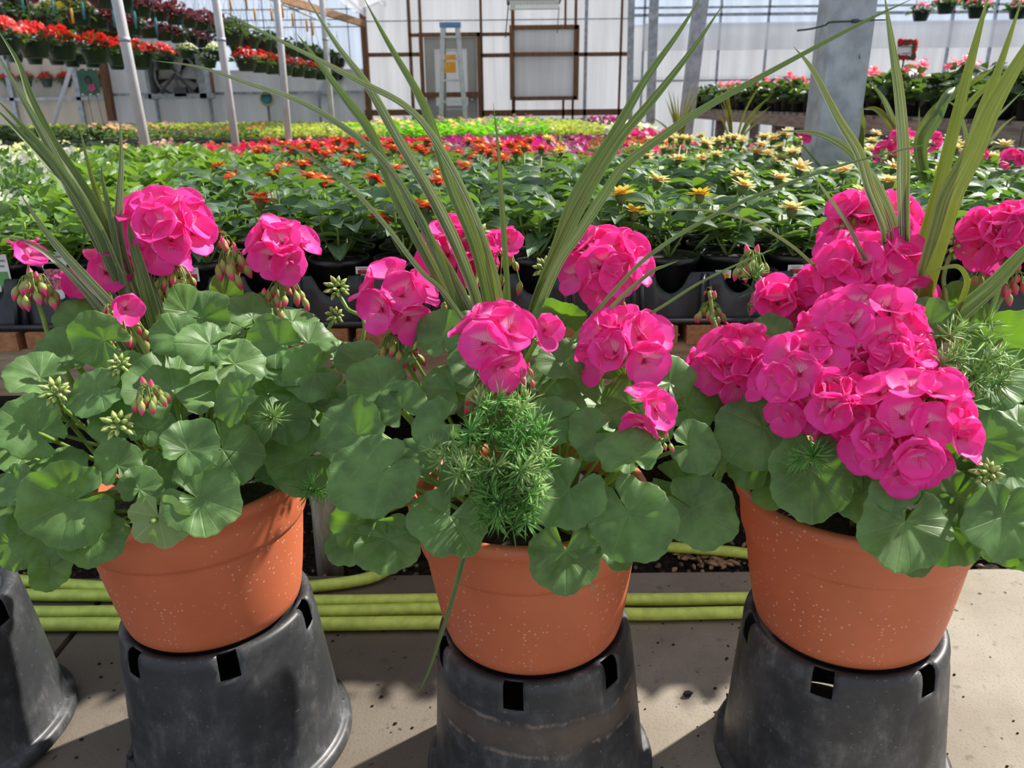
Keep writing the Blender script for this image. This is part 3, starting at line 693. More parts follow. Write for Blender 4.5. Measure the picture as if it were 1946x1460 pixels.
# floral border sign on a stake
c = atY(1722, 95, 5.6); sg = thing('stake_sign', tuple(c), 'small white sign with red flower border staked in the display bench', 'sign'); O = tuple(c); wS = 36*zc(c)/F
mb = MB(); mb.box(c, (wS, .008, wS*.95)); mb.build('card', M['white'], sg, O, False)
mb = MB()
for i in range(60):
    q = rng.uniform(-1, 1); e = rng.choice([-1, 1])*rng.uniform(.72, .98)
    a, b = (q, e) if rng.random() < .5 else (e, q)
    if a < .2 and b > -.55 and b < .6: continue
    floret5(mb, c+(a*wS*.47, -.007-rng.random()*.003, b*wS*.45), (0, -1, .1), .016, rng, int(rng.random() < .35), 5)
mb.build('flower_border', [M['f_red'], M['bl_green']], sg, O)
mb = MB()
for z_, l_ in ((.06, .5), (.02, .6), (-.02, .42), (-.05, .3)): mb.box(c+(0, -.006, z_), (wS*l_, .003, .006))
mb.build('faint_lines', M['greyink'], sg, O, False)
mb = MB(); mb.bar(c+(0, .01, -wS*.4), c+(-.03, .01, -.55), .008, .008); mb.build('stake', M['wire'], sg, O, False)
# ================================================================== BENCH PLANTS
M['zin'] = leafmat('zinnia leaf', (.080, .145, .072), (.17, .26, .11), (.19, .28, .16), 'pinnate', .24, (.24, .48, .03), .48, .3, .38, .5)
M['zinlime'] = leafmat('lime leaf', (.11, .22, .045), (.19, .30, .09), (.22, .34, .12), 'pinnate', .28, (.30, .52, .04), .42, .25, .45, .6)
M['bigleaf'] = leafmat('dark broad leaf', (.05, .10, .055), None, (.12, .20, .12), 'pinnate', .25, (.14, .30, .05), .4, .25, .4, .5)
M['lime'] = simple('lime seedling', (.30, .42, .05), .4); M['limebright'] = simple('bright green seedling', (.16, .36, .04), .4)
M['greyfol'] = simple('grey green foliage', (.10, .16, .08)); M['purpfol'] = simple('purple foliage', (.075, .035, .045)); M['silver'] = simple('silver foliage', (.42, .44, .42))
M['yelgreen'] = simple('pale yellow green foliage', (.34, .38, .10)); M['midgreen'] = simple('mid green foliage', (.09, .17, .05))
def zpet(name, c, c2, tc_=None):
    t = NT(name); u, v = t.uv(); base = t.mix(t.ss(v, .1, .9), c2, c); p = t.bsdf(base, .5, .3)
    tl = t.n('BsdfTranslucent'); t.set(tl.inputs[0], tc_ or c); return t.done(t.mixs(.3, p, tl.outputs[0]))
M['zr'] = zpet('red zinnia petal', (.62, .012, .008), (.64, .03, .005), (.9, .02, .01)); M['zo'] = zpet('orange red zinnia petal', (.62, .035, .008), (.58, .10, .01), (.9, .06, .01))
M['zy'] = zpet('pale yellow zinnia petal', (.78, .74, .34), (.74, .58, .28), (.9, .82, .35)); M['zyy'] = zpet('yellow zinnia petal', (.76, .60, .06), (.75, .5, .04))
M['zc'] = plain('orange flower centre', (.65, .26, .02), .7, .4, 200.); M['zg'] = plain('green flower base', (.10, .14, .045), .6)
M['magenta'] = simple('magenta blossom', (.50, .012, .19), .35, tcol=(.8, .02, .3)); M['coral'] = simple('coral blossom', (.68, .10, .05), .35); M['hot'] = simple('hot pink blossom', (.92, .02, .25), .35, tcol=(1, .05, .35))
M['crimson'] = simple('crimson blossom', (.62, .015, .07), .35, tcol=(.9, .03, .1)); M['softred'] = simple('soft red blossom', (.50, .12, .12), .3); M['palepink'] = simple('pale pink blossom', (.75, .36, .42), .35); M['mixwhite'] = simple('white petal', (.80, .77, .74), .3)
rng = np.random.default_rng(5)
PM = {}
mb = MB(); mb.lathe([(.001, 0), (.054, 0), (.058, .01), (.07, .118), (.076, .12), (.077, .135), (.073, .135), (.069, .12)], 24)
PM['pot'] = mb.mesh('grow_pot', M['blackpot'])
mb = MB(); mb.lathe([(.071, .119), (.04, .124), (.001, .126)], 16); PM['soil'] = mb.mesh('pot_soil', M['soil'])
def stemplant(name, mat, L, asp, h, pairs, stems, spread, up_=.25, droop=.35, sharp=.8):
    mb = MB()
    for s_ in range(stems):
        a0 = s_*2*pi/stems+rng.uniform(-.4, .4); hh = h*rng.uniform(.8, 1.1)
        b = np.array([0, 0, .12]); tp = b+np.array([math.cos(a0)*spread, math.sin(a0)*spread, hh]); md = (b+tp)/2+np.array([math.cos(a0), math.sin(a0), 0])*spread*.3
        path = crs([b, md, tp], 4); mb.tube(path, .0028, 5, 1)
        for k in range(pairs):
            q = .25+.75*(k+1)/pairs; c = path[min(len(path)-1, int(q*(len(path)-1)))]
            a = a0+k*pi/2+rng.uniform(-.4, .4); sz = L*(1.15-.45*(k/max(1, pairs-1)))*rng.uniform(.8, 1.15)
            for sg_ in (0, pi):
                d = np.array([math.cos(a+sg_), math.sin(a+sg_), up_+.5*k/pairs+rng.normal()*.15])
                leaf(mb, c, d, np.array([rng.normal()*.25, rng.normal()*.25, 1]), sz*rng.uniform(.85, 1.1), asp, 0, 5, 7, .22, droop, sharp)
    return mb.mesh(name, [mat, M['stalk']])
for k in range(5):
    PM['zin', k] = stemplant('foliage', M['zin'], .10, .50, .125, 3, 4, .045)
    PM['lime', k] = stemplant('foliage', M['zinlime'], .12, .52, .10, 3, 4, .04, .75, .15, .7)
    PM['salvia', k] = stemplant('foliage', M['zinlime'], .085, .5, .12, 4, 5, .05, .35, .3)
    PM['big', k] = stemplant('foliage', M['bigleaf'], .12, .6, .10, 3, 4, .05, .3, .4)
    mb = MB(); clump(mb, 120, .09, .16, .04, rng, 0, .12, .05, .5, .6); PM['pet', k] = mb.mesh('foliage', M['midgreen'])
    mb = MB(); clump(mb, 120, .085, .15, .045, rng, 0, .12, .04, .6, .35); PM['grey', k] = mb.mesh('foliage', M['greyfol'])
    mb = MB(); tuft(mb, 4, .09, .15, .15, .020, rng); PM['wfl', k] = mb.mesh('blossoms', M['mixwhite'])
    mb = MB(); tuft(mb, 14, .085, .13, .16, .020, rng); PM['mfl', k] = mb.mesh('blossoms', M['magenta'])
    mb = MB(); tuft(mb, 14, .085, .13, .16, .018, rng); PM['cfl', k] = mb.mesh('blossoms', M['coral'])
    mb = MB(); tuft(mb, 16, .085, .13, .16, .020, rng); PM['rfl', k] = mb.mesh('blossoms', M['crimson'])
    mb = MB(); tuft(mb, 40, .08, .10, .19, .020, rng); PM['hfl', k] = mb.mesh('blossoms', M['hot'])
def zinhead(mp_, k, yellow):
    mb = MB(); r = .032
    for layer in range(2):
        n_ = 10-layer*2
        for i in range(n_):
            a = i*2*pi/n_+layer*.3+rng.uniform(-.1, .1); d = np.array([math.cos(a), math.sin(a), .12+layer*.35+rng.normal()*.1+(.25 if yellow else 0)])
            leaf(mb, d*.006+(0, 0, layer*.004), d, (rng.normal()*.15, rng.normal()*.15, 1), r*(1-.18*layer)*rng.uniform(.9, 1.1), .46, 0, 3, 5, -.1, .22, .5)
    mb.lathe([(.014, .002), (.012, .010), (.006, .014), (.001, .015)], 10, (0, 0, 0), 1)
    mb.lathe([(.001, -.022), (.008, -.02), (.013, -.006), (.012, .003)], 10, (0, 0, 0), 2)
    return mb.mesh('flower_head', [M[mp_], M['zc'], M['zg']])
for k in range(3):
    PM['zr', k] = zinhead('zr', k, 0); PM['zo', k] = zinhead('zo', k, 0); PM['zy', k] = zinhead('zy', k, 1); PM['zyy', k] = zinhead('zyy', k, 1)
mb = MB(); mb.tube([(0, 0, 0), (.002, 0, .5), (0, 0, 1)], [.0026, .0024, .003], 6); PM['stem'] = mb.mesh('flower_stem', M['stalk'])
def head(g, k, q, key, low=.2):
    """a flower head on its stem at local point q"""
    q = np.asarray(q, float)
    o = link('flower_head', PM[key, k % 3], g); o.location = q
    o.rotation_euler = (rng.normal()*.18, rng.normal()*.18, rng.uniform(0, 6))
    o.scale = (rng.uniform(.85, 1.12),)*3
    s_ = link('flower_stem', PM['stem'], o); s_.location = (0, 0, -(q[2]-low)-.012); s_.scale = (1, 1, max(.01, q[2]-low))
KIND = {  # foliage key, label of the look, category
 'zin': ('zin', 'dark green zinnia'), 'lime': ('lime', 'lime green broad leaved plant'), 'salvia': ('salvia', 'fresh green leafy plant'), 'big': ('big', 'dark broad leaved plant'), 'pet': ('pet', 'white petunia'),
 'mag': ('pet', 'magenta flowered petunia'), 'cor': ('grey', 'coral flowered plant'), 'crim': ('grey', 'crimson flowered plant')}
def kind_at(px, py):
    if py > 410: return 'salvia' if px < 160 else 'lime' if px < 300 else 'zin'
    if py > 338: return 'pet' if px < 120 else 'lime' if px < 330 else 'zin'
    if py > 300: return 'pet' if px < 180 else 'lime' if px < 520 else 'zin'
    if py > 283: return 'big' if px < 330 else 'crim' if px < 430 else 'zin' if px < 1000 else 'cor' if px < 1260 else 'zin'
    return 'big' if px < 330 else 'crim' if px < 780 else 'mag' if px < 1180 else 'cor' if px < 1300 else 'zin'
plants = []; cnt = {}
YS = [1.97, 2.135, 2.30, 2.52, 2.685, 2.85, 3.07, 3.235, 3.40, 3.62, 3.79, 3.96, 4.2, 4.4]
for r_, y in enumerate(YS):
    sp = .165 if r_ < 6 else .18 if r_ < 9 else .20
    col = 0
    for i in range(-22, 16):
        x = i*sp+.06+(r_ % 2)*.0
        if x < -2.55 or x > (1.28 if y < 2.4 else 1.95): continue
        px, py = proj((x, y, .93))
        if px < -70 or px > 2010: continue
        if abs(x-1.2) < .15 and abs(y-3.0) < .17: continue
        kd = kind_at(px, py); fk, lab = KIND[kd]; col += 1
        k = int(rng.integers(5))
        jx, jy = rng.normal()*.006, rng.normal()*.006
        g = thing('potted_plant', (x+jx, y+jy, BZ+.012), '%s, %s from the left in the %s bench row' % (lab, nth(col-1), nth(r_)), 'bedding plant', 'bedding plants in black pots on the near bench', rng.uniform(0, 6))
        link('foliage', PM[fk, k], g).scale = (1, 1, rng.uniform(.9, 1.15))
        if True:
            p_ = link('pot', PM['pot'], g); link('soil', PM['soil'], p_)
        if kd == 'pet': link('blossoms', PM['wfl', k], g)
        if kd == 'mag': link('blossoms', PM['mfl', k], g)
        if kd == 'cor': link('blossoms', PM['cfl', k], g)
        if kd == 'crim': link('blossoms', PM['rfl', k], g)
        plants.append((g, np.array([x+jx, y+jy]), kd, px, py))
        g.rotation_euler.z = 0
        if kd == 'zin' and py < 345:
            pr = (.9 if py < 325 else .35) if px < 1000 else (.75 if px > 1230 else .12)
            for q in range(2 if py < 325 else 1):
                if rng.random() < pr:
                    key = ('zr' if rng.random() < .65 else 'zo') if px < 1000 else ('zy' if px > 1230 else 'zyy')
                    head(g, k+q, (rng.normal()*.05, rng.normal()*.05, rng.uniform(.27, .33)), key)
# blooms that stand out one by one
RED = [(343, 372), (445, 338), (590, 336), (614, 343), (520, 330), (495, 378), (710, 340), (752, 322), (832, 342), (826, 330), (722, 412), (402, 442), (810, 392), (575, 312), (540, 318), (660, 310), (690, 300), (770, 300), (800, 292), (840, 300), (870, 290), (900, 300), (885, 315), (930, 290)]
YEL = [(1505, 398), (1603, 326), (1640, 368), (1690, 347), (1755, 303), (1405, 335), (1412, 355), (1475, 312), (1520, 320), (1335, 302), (1250, 345), (1180, 370), (1330, 372), (1205, 405), (1640, 392), (1480, 340), (1555, 300), (1700, 320), (1785, 330)]
for lst, red in ((RED, 1), (YEL, 0)):
    for px, py in lst:
        z = .985 if red else .995
        p = atZ(px, py, z)
        if p[1] > 4.3 or p[1] < 1.9: p = atY(px, py, min(max(p[1], 1.93), 4.2))
        g, xy, kd, _, _ = min(plants, key=lambda t: np.hypot(*(t[1]-p[:2]))+(0 if t[2] == 'zin' else .05))
        q = p-np.array([xy[0], xy[1], BZ+.012])
        head(g, int(rng.integers(3)), q, ('zr' if rng.random() < .6 else 'zo') if red else ('zy' if py < 360 or px > 1400 else 'zyy'))
# carrier trays under the near pots
def tray_mesh():
    mb = MB(); W, Dp = .66, .54
    mb.box((0, 0, .004), (W, Dp, .008)); 
    for sx, sy, w_, d_ in ((0, -Dp/2, W, .028), (0, Dp/2, W, .028), (-W/2, 0, .028, Dp), (W/2, 0, .028, Dp)): mb.box((sx, sy, .008), (w_, d_, .012))
    n = 97; xs = np.linspace(-W/2+.006, W/2-.006, n)
    for sy in (-1, 1):
        top = np.array([.118-.052*max(0, math.cos((x-.0825)/.165*2*pi))**.6 if math.cos((x-.0825)/.165*2*pi) > 0 else .118 for x in xs])
        yb = sy*(Dp/2-.008); yt = sy*(Dp/2-.03)
        b = np.array([max(0, math.cos((x)/.165*2*pi))**2*.012 for x in xs])*-sy*0
        prof = lambda q, dy: np.stack([xs, (yb+(yt-yb)*q)+dy+0*xs, .008+(top-.008)*q], -1)
        P = np.stack([prof(0, 0), prof(.33, 0), prof(.66, 0), prof(1, 0), prof(1, -sy*.007), prof(.5, -sy*.007)])
        mb.grid(P)
        for i in range(-1, 2):
            x = i*.165; mb.bar((x-.012, sy*(Dp/2+.000), .012), (x-.008, sy*(Dp/2-.028), .116), .008, .012); mb.bar((x+.012, sy*(Dp/2), .012), (x+.008, sy*(Dp/2-.028), .116), .008, .012)
    for sx in (-1, 1): mb.box((sx*(W/2-.012), 0, .06), (.006, Dp-.04, .11))
    return mb.mesh('carrier_tray', M['tray'])
tm_ = tray_mesh(); k = 0
for r_, yc in enumerate((2.115, 2.675, 3.235)):
    for i in range(-4, 4):
        xc_ = .06+i*.66-.0825+.33
        px, py = proj((xc_, yc, .7))
        if px < -250 or px > 2200 or xc_+.33 > (1.6 if r_ == 0 else 1.99) or (r_ == 2 and abs(xc_-1.2) < .5): continue
        o = link('carrier_tray', tm_); o.location = (xc_, yc, BZ+.001); k += 1
        o.location.x += RND.uniform(-.003, .003)
        tag(o, 'black carrier tray, %s from the left in the %s tray row' % (nth(i+4 if r_ else i+3), ('front', 'second', 'third')[r_]), 'tray', 'black carrier trays on the bench')
# plant tags
def ptag(px, py, D_, w_, h_, pic, lab, round_=False):
    c = atY(px, py, D_); s_ = zc(c)/F; W, H = w_*s_, h_*s_
    g = thing('plant_tag', tuple(c), lab, 'tag'); O = tuple(c)
    mb = MB()
    if round_:
        for dx, dz, r in ((-.16, .2, .30), (.14, .22, .34), (0, .0, .4)):
            mb.lathe([(.001, -.001), (r*W, -.001), (r*W, .001), (.001, .001)], 24, (0, 0, 0)); V = mb.v[-1]; mb.v[-1] = np.stack([V[:, 0]+dx*W, V[:, 2], V[:, 1]+dz*H], 1)+c
        mb.box(c-(0, 0, H*.25), (W*.8, .002, H*.55))
    else: mb.box(c, (W, .0015, H))
    mb.box(c-(0, -.001, H*.5+.02), (W*.35, .0015, .06)); mb.build('card', M['white'], g, O, False)
    if pic:
        mb = MB(); mb.box(c+(0, -.0017, -H*.2), (W*.72, .001, H*.5)); mb.build('picture', M[pic], g, O, False)
    mb = MB()
    for i in range(2): mb.box(c+(0, -.0017, H*(.34-.14*i)), (W*(.7-.25*i), .001, H*.045))
    mb.build('print_lines', M['greyink'], g, O, False)
ptag(364, 522, 1.886, 28, 26, 'redpic', 'white tag with a red flower picture beside the semi double pink bloom')
ptag(562, 514, 1.886, 24, 14, 'redpic', 'small white tag on the tray under the cup shaped pink blooms')
ptag(690, 514, 1.886, 28, 14, 'redpic', 'small white tag on the tray edge above the spiky green buds')
ptag(1374, 521, 1.886, 30, 15, 'zc', 'white tag with an orange picture in the pot above the lone pink bud cluster')
ptag(1512, 512, 1.886, 30, 17, 'redpic', 'white tag with a brownish picture just above the small pink cluster')
ptag(1228, 500, 1.886, 14, 40, None, 'plain white tag edge behind the tall middle bloom')
ptag(104, 515, 1.886, 54, 80, 'pinkpic', 'large rounded white tag with a pink flower spike picture behind the opening bud', True)
ptag(6, 520, 1.886, 26, 72, 'greencard', 'green printed plant tag at the edge of the first tray')
# far flats
def flat_mesh(name, fol, size, h, n, flo=None, nf=0, fr=.03, asp=.5, up_=.5):
    mb = MB(); mb.box((0, 0, .03), (.52, .27, .06), 1)
    for i in range(n):
        c = np.array([rng.uniform(-.26, .26), rng.uniform(-.13, .13), rng.uniform(.06, h*.85)]); a = rng.uniform(0, 6.3)
        leaf(mb, c, (math.cos(a), math.sin(a), up_+rng.normal()*.3), (rng.normal()*.4, rng.normal()*.4-.2, 1), size*rng.uniform(.7, 1.2), asp, 0, 3, 4)
    for i in range(nf):
        c = np.array([rng.uniform(-.26, .26), rng.uniform(-.13, .13), h*rng.uniform(.82, 1.12)])
        floret5(mb, c, (rng.normal()*.4, rng.normal()*.4-.4, .8), fr*rng.uniform(.7, 1.2), rng, 2)
    return mb.mesh(name, [M[fol], M['tray']]+([M[flo]] if flo else []))
FL = {}
for k in range(3):
    FL['lime', k] = flat_mesh('seedling_flat', 'yelgreen', .06, .17, 150); FL['bright', k] = flat_mesh('seedling_flat', 'limebright', .07, .19, 150, 'palepink', 3)
    FL['purp', k] = flat_mesh('seedling_flat', 'purpfol', .06, .18, 130, 'magenta', 3); FL['silver', k] = flat_mesh('seedling_flat', 'silver', .07, .17, 130, 'mixwhite', 6)
    FL['pinks', k] = flat_mesh('seedling_flat', 'greyfol', .06, .19, 140, 'palepink', 14, .022); FL['reds', k] = flat_mesh('seedling_flat', 'greyfol', .06, .19, 150, 'softred', 12, .020)
    FL['crim', k] = flat_mesh('seedling_flat', 'midgreen', .06, .18, 120, 'crimson', 26, .032); FL['mag', k] = flat_mesh('seedling_flat', 'midgreen', .06, .18, 120, 'magenta', 18, .034)
    FL['coral', k] = flat_mesh('seedling_flat', 'midgreen', .06, .18, 120, 'coral', 20, .028); FL['hot', k] = flat_mesh('seedling_flat', 'midgreen', .07, .20, 100, 'hot', 60, .045)
    FL['dark', k] = flat_mesh('seedling_flat', 'bl_deep', .08, .19, 120); FL['white', k] = flat_mesh('seedling_flat', 'midgreen', .06, .17, 120, 'mixwhite', 14)
FLAB = {'lime': 'flat of pale lime seedlings in the far band before the back wall', 'bright': 'flat of bright green seedlings in the band before the ladder', 'purp': 'flat of dark purple foliage plants behind the magenta row',
 'silver': 'flat of silvery white plants between purple foliage and hot pink blooms', 'pinks': 'flat of pale pink flowers in the rows under the pipe posts', 'reds': 'flat of coral red flowers in the rows near the pipe posts', 'crim': 'flat of crimson flowers behind the red zinnias',
 'mag': 'flat of magenta flowers in the row behind the red zinnias', 'coral': 'flat of coral flowers behind the yellow zinnias', 'hot': 'flat of hot pink geraniums behind the yellow zinnias', 'dark': 'flat of dark green leafy plants under the hanging baskets', 'white': 'flat of small white flowers among the dark leafy plants'}
def flat_at(px, py):
    if py > 262: return 'white' if px < 120 else 'dark' if px < 230 else 'pinks' if px < 300 else 'reds' if px < 430 else 'crim' if px < 800 else 'mag' if px < 1180 else 'coral' if px < 1300 else 'hot' if px < 1480 else 'coral'
    if py > 249: return 'dark' if px < 180 else 'pinks' if px < 330 else 'reds' if px < 480 else 'dark' if px < 600 else 'crim' if px < 720 else 'bright' if px < 900 else 'mag' if px < 1160 else 'silver' if px < 1215 else 'hot' if px < 1470 else 'coral'
    if py > 240: return 'dark' if px < 160 else 'pinks' if px < 300 else 'reds' if px < 480 else 'dark' if px < 640 else 'bright' if px < 1010 else 'purp' if px < 1180 else 'silver' if px < 1230 else 'hot'
    return 'lime' if px < 690 else 'bright' if px < 1010 else 'lime' if px < 1100 else 'purp' if px < 1190 else 'silver'
y = 4.92
while y < 11.9:
    if 7.75 < y < 8.35: y = 8.37
    for i in range(-14, 5):
        x = i*.56+.13
        if x < (-5.9 if y < 8.2 else -7.3) or x > 1.65: continue
        if any(abs(x-a) < .3 and abs(y-b) < .2 for a, b in ((-2.2, 5.0), (-2.2, 6.74), (-2.2, 8.4), (-2.2, 10.3), (1.8, 7.6))): continue
        zt_ = BZ+.19+(.11 if y > 8.2 else 0); px, py = proj((x, y, zt_))
        if px < -60 or px > 1500: continue
        kd = flat_at(px, py); k = int(rng.integers(3))
        o = link('seedling_flat', FL[kd, k]); o.location = (x+rng.normal()*.01, y, zt_-.189); o.rotation_euler.z = pi*int(rng.integers(2))
        o.scale.z = rng.uniform(.9, 1.1)
        tag(o, FLAB[kd], 'plant flat', FLAB[kd].replace('flat', 'flats', 1))
    y += .31
# geraniums on the display bench
rng = np.random.default_rng(8)
for k in range(4):
    mb = MB(); clump(mb, 110, .12, .17, .07, rng, 0, .12, .04, .35, .95); PM['ger', k] = mb.mesh('foliage', M['bl_deep' if k % 2 else 'bl_green'])
    mb = MB()
    for i in range(3):
        a = rng.uniform(0, 6); c = np.array([math.cos(a)*.06, math.sin(a)*.06, rng.uniform(.30, .38)]); mb.tube([c*(.4, .4, .5), c], .002, 4, 1)
        for j in range(7): floret5(mb, c+rng.normal(size=3)*.016, rng.normal(size=3)+(0, -.5, .6), .018, rng, 0)
    PM['gfl', k] = mb.mesh('blossoms', [M['f_red'] if k < 2 else M['f_pink'], M['stalk']])
n_ = 0
for j in range(33):
    yy = 3.12+j*.24
    for i in range(3):
        x = bx+.15+i*.3+rng.normal()*.01; k = int(rng.integers(4))
        g = thing('potted_geranium', (x, yy, bz0+.018), '%s geranium from the near end in the %s row of the grey display bench' % (nth(j), ('front', 'middle', 'rear')[i]), 'potted geranium', 'geraniums on the display bench', 0)
        px, py = proj((x, yy, 1.2))
        link('pot', PM['pot'], g); f_ = link('foliage', PM['ger', k], g); f_.scale = (1.05, 1.05, rng.uniform(.72, .92)); f_.rotation_euler.z = rng.uniform(0, 6)
        if rng.random() < .33: link('blossoms', PM['gfl', k if yy < 6 else 2+k % 2], g).scale.z = .82
# ================================================================== PLANTERS
rng = np.random.default_rng(21)
TILT = .036
HB, PH = .3225, .242
def bucket(x, y, mat, label, rot, yaw=0., tilt=TILT):
    g = thing('nursery_bucket', (x, y, 0), label, 'bucket'); g.rotation_euler = (0, 0, 0)
    mb = MB(); n = 96; hol = 12
    prof = [(.207, .004), (.210, .0), (.214, .004), (.214, .022), (.206, .028), (.1985, .028), (.1965, .034), (.1945, .06)]
    for z in np.linspace(.085, HB-.055, 5): prof.append((.1945-(.1945-.1735)*(z-.06)/(HB-.06-.02), z))
    k0 = len(prof)-1
    prof += [(.1742, HB-.046), (.1728, HB-.02), (.1700, HB-.006), (.1650, HB), (.158, HB), (.150, HB-.003), (.146, HB-.010), (.10, HB-.010), (.095, HB-.006), (.001, HB-.006)]
    per = n//hol
    def skip(i, j):
        jj = (j+rot) % (n//6)
        return jj in (0, 1, 2) and k0+1 <= i <= k0+4
    mb.lathe(prof, n, (0, 0, 0), 0, skip, tilt)
    o = mb.build('body', M[mat], g)
    md = o.modifiers.new('thick', 'SOLIDIFY'); md.thickness = .0025; md.offset = -1
    mb = MB()
    for a in np.linspace(0, 2*pi, 7)[:-1]+.35:
        d = np.array([math.cos(a), math.sin(a), 0]); p = np.array([0, 0, .0])
        mb.bar(p+d*.197+(0, 0, .03), p+d*.212+(0, 0, .026), .003, .012)
    mb.build('rim_rib', M[mat], g)
    return g
def tl(v, x, y):
    v = np.asarray(v, float); r_ = v.copy(); r_[..., 0] = v[..., 0]*math.cos(TILT)-v[..., 2]*math.sin(TILT)+x; r_[..., 2] = v[..., 2]*math.cos(TILT)+v[..., 0]*math.sin(TILT); r_[..., 1] = v[..., 1]+y
    return r_
def pot_parts(g, x, y, rz_scale=1.):
    O = (x, y, 0); mb = MB(); b = HB+.001; q_ = 1.11
    prof = [(.001, b+.006), (.12, b+.006), (.135, b), (.147, b+.001), (.1535, b+.008), (.158, b+.022), (.1655, b+.060), (.1735, b+.110), (.1800, b+.155), (.1805, b+.159), (.1850, b+.162), (.1875, b+.168), (.191, b+.200), (.1935, b+.219), (.1975, b+.222), (.201, b+.227), (.202, b+.234), (.2005, b+.240), (.196, b+PH), (.189, b+.2415), (.184, b+.230), (.178, b+.17)]
    prof = [(r, b+(z-b)*q_) for r, z in prof]
    mb.lathe(prof, 96, (0, 0, 0), 0, None, 0)
    mb.v = [tl(v, x, y) for v in mb.v]; mb.build('pot', M['terracotta'], g, O)
    mb = MB(); mb.lathe([(.184, b+.22), (.12, b+.236), (.05, b+.242), (.001, b+.244)], 40); mb.v = [tl(v, x, y)+rng.normal(size=v.shape)*(0, 0, .003) for v in mb.v]; mb.build('potting_soil', M['soil'], g, O)
bucket(-.545, 1.256, 'bucket', 'upturned black bucket under the planter with few blooms and many buds', 3)
bucket(.046, 1.191, 'bucketband', 'upturned black bucket with a rusty band, under the fern fronted planter', 13)
bucket(.604, 1.195, 'bucketclean', 'upturned dusty grey black bucket with scratches, under the pinkest planter', 2)
bucket(-1.125, 1.27, 'bucket', 'empty upturned black bucket cut off by the edge of the picture', 3)

class Dome:
    def __init__(s, x, y, z=.595, r=(.35, .30, .31)): s.c = np.array([x, y, z]); s.r = np.array(r)
    def hit(s, px, py, k=1.):
        d = ray(px, py)/(s.r*k); o = (CAM-s.c)/(s.r*k)
        A = d@d; B = o@d; C_ = o@o-1; q = B*B-A*C_
        t = (-B-math.sqrt(q))/A if q > 0 else -B/A
        return CAM+ray(px, py)*t
def gleaf(mb, c, n, tip, Rr, cup=.18, wave=.06, pleat=.03, nu=112, nv=8, gap=None):
    n = nz(n); tip = nz(tip-n*(tip@n)); x = np.cross(n, tip)
    if gap is None: gap = rng.choice([.04, .12, .25, .38])
    th = np.linspace(-pi+gap, pi-gap, nu)[:, None]; u = (th+pi)/(2*pi)
    v = np.linspace(0, 1, nv)[None, :]
    ph = rng.uniform(0, 6, 5); k = rng.uniform(.6, 1.5, 4)
    lob = np.abs(np.cos(pi*(7*u-.5)))**.7
    Ro = Rr*(.91+.15*np.cos(th)+.11*lob+.012*np.cos(2*pi*28*u)+.05*np.sin(2*th+ph[0])+.03*np.sin(3*th+ph[4]))
    Ro = Ro*(1-.28*np.clip((np.abs(th)-2.55)/.6, 0, 1)**2)
    r_ = Ro*v
    h = Rr*(cup*v**1.5+wave*k[0]*np.sin(2*th+ph[1])*v**1.6+wave*k[1]*.8*np.sin(4*th+ph[2])*v**2.5-pleat*np.cos(2*pi*(7*u-.5))*v*(1-.3*v)+.12*k[2]*np.sin(th+ph[3])*v**2+.22*(k[3]-.85)*np.clip((np.abs(th)-1.7)/1.4, 0, 1)**2*v)
    h = h+Rr*.035*np.sin(7*th+ph[0])*v**4+Rr*.02*np.sin(13*th+ph[1])*v**5-Rr*.10*v**5*cup/.2
    P = c+(r_*np.cos(th))[..., None]*tip+(r_*np.sin(th))[..., None]*x+h[..., None]*n
    UV = np.stack([u+0*v, v+0*u], -1)
    mb.grid(P, UV)
def toC(p): return nz(CAM-p)
def petal(mb, c, d, n, L, W, cupa, ruff, mi=0):
    """broad rounded petal on a narrow claw"""
    d = nz(d); n = nz(n-d*(n@d)); x = np.cross(d, n)
    s_ = np.linspace(0, 1, 9)[:, None]; v = 1-(1-s_)**2.2; u = np.linspace(-1, 1, 9)[None, :]
    w_ = W*np.where(v < .56, .13+.87*np.sin(np.clip(v/.56, 0, 1)*pi/2)**1.15, np.sqrt(np.clip(1-((v-.56)/.44)**2, .0004, 1)))
    ph = rng.uniform(0, 6, 2)
    Lx = u*w_; Ly = v*L*(1-.05*u*u)
    Lz = L*(cupa*v**1.4-.30*cupa*v**3)+L*.15*(u*u)*v*(1-.35*v)+L*ruff*np.sin(u*3.2+ph[0])*v**2
    P = c+Lx[..., None]*x+Ly[..., None]*d+Lz[..., None]*n
    mb.grid(P, np.stack([u*.5+.5+0*v, v+0*u], -1), mi)
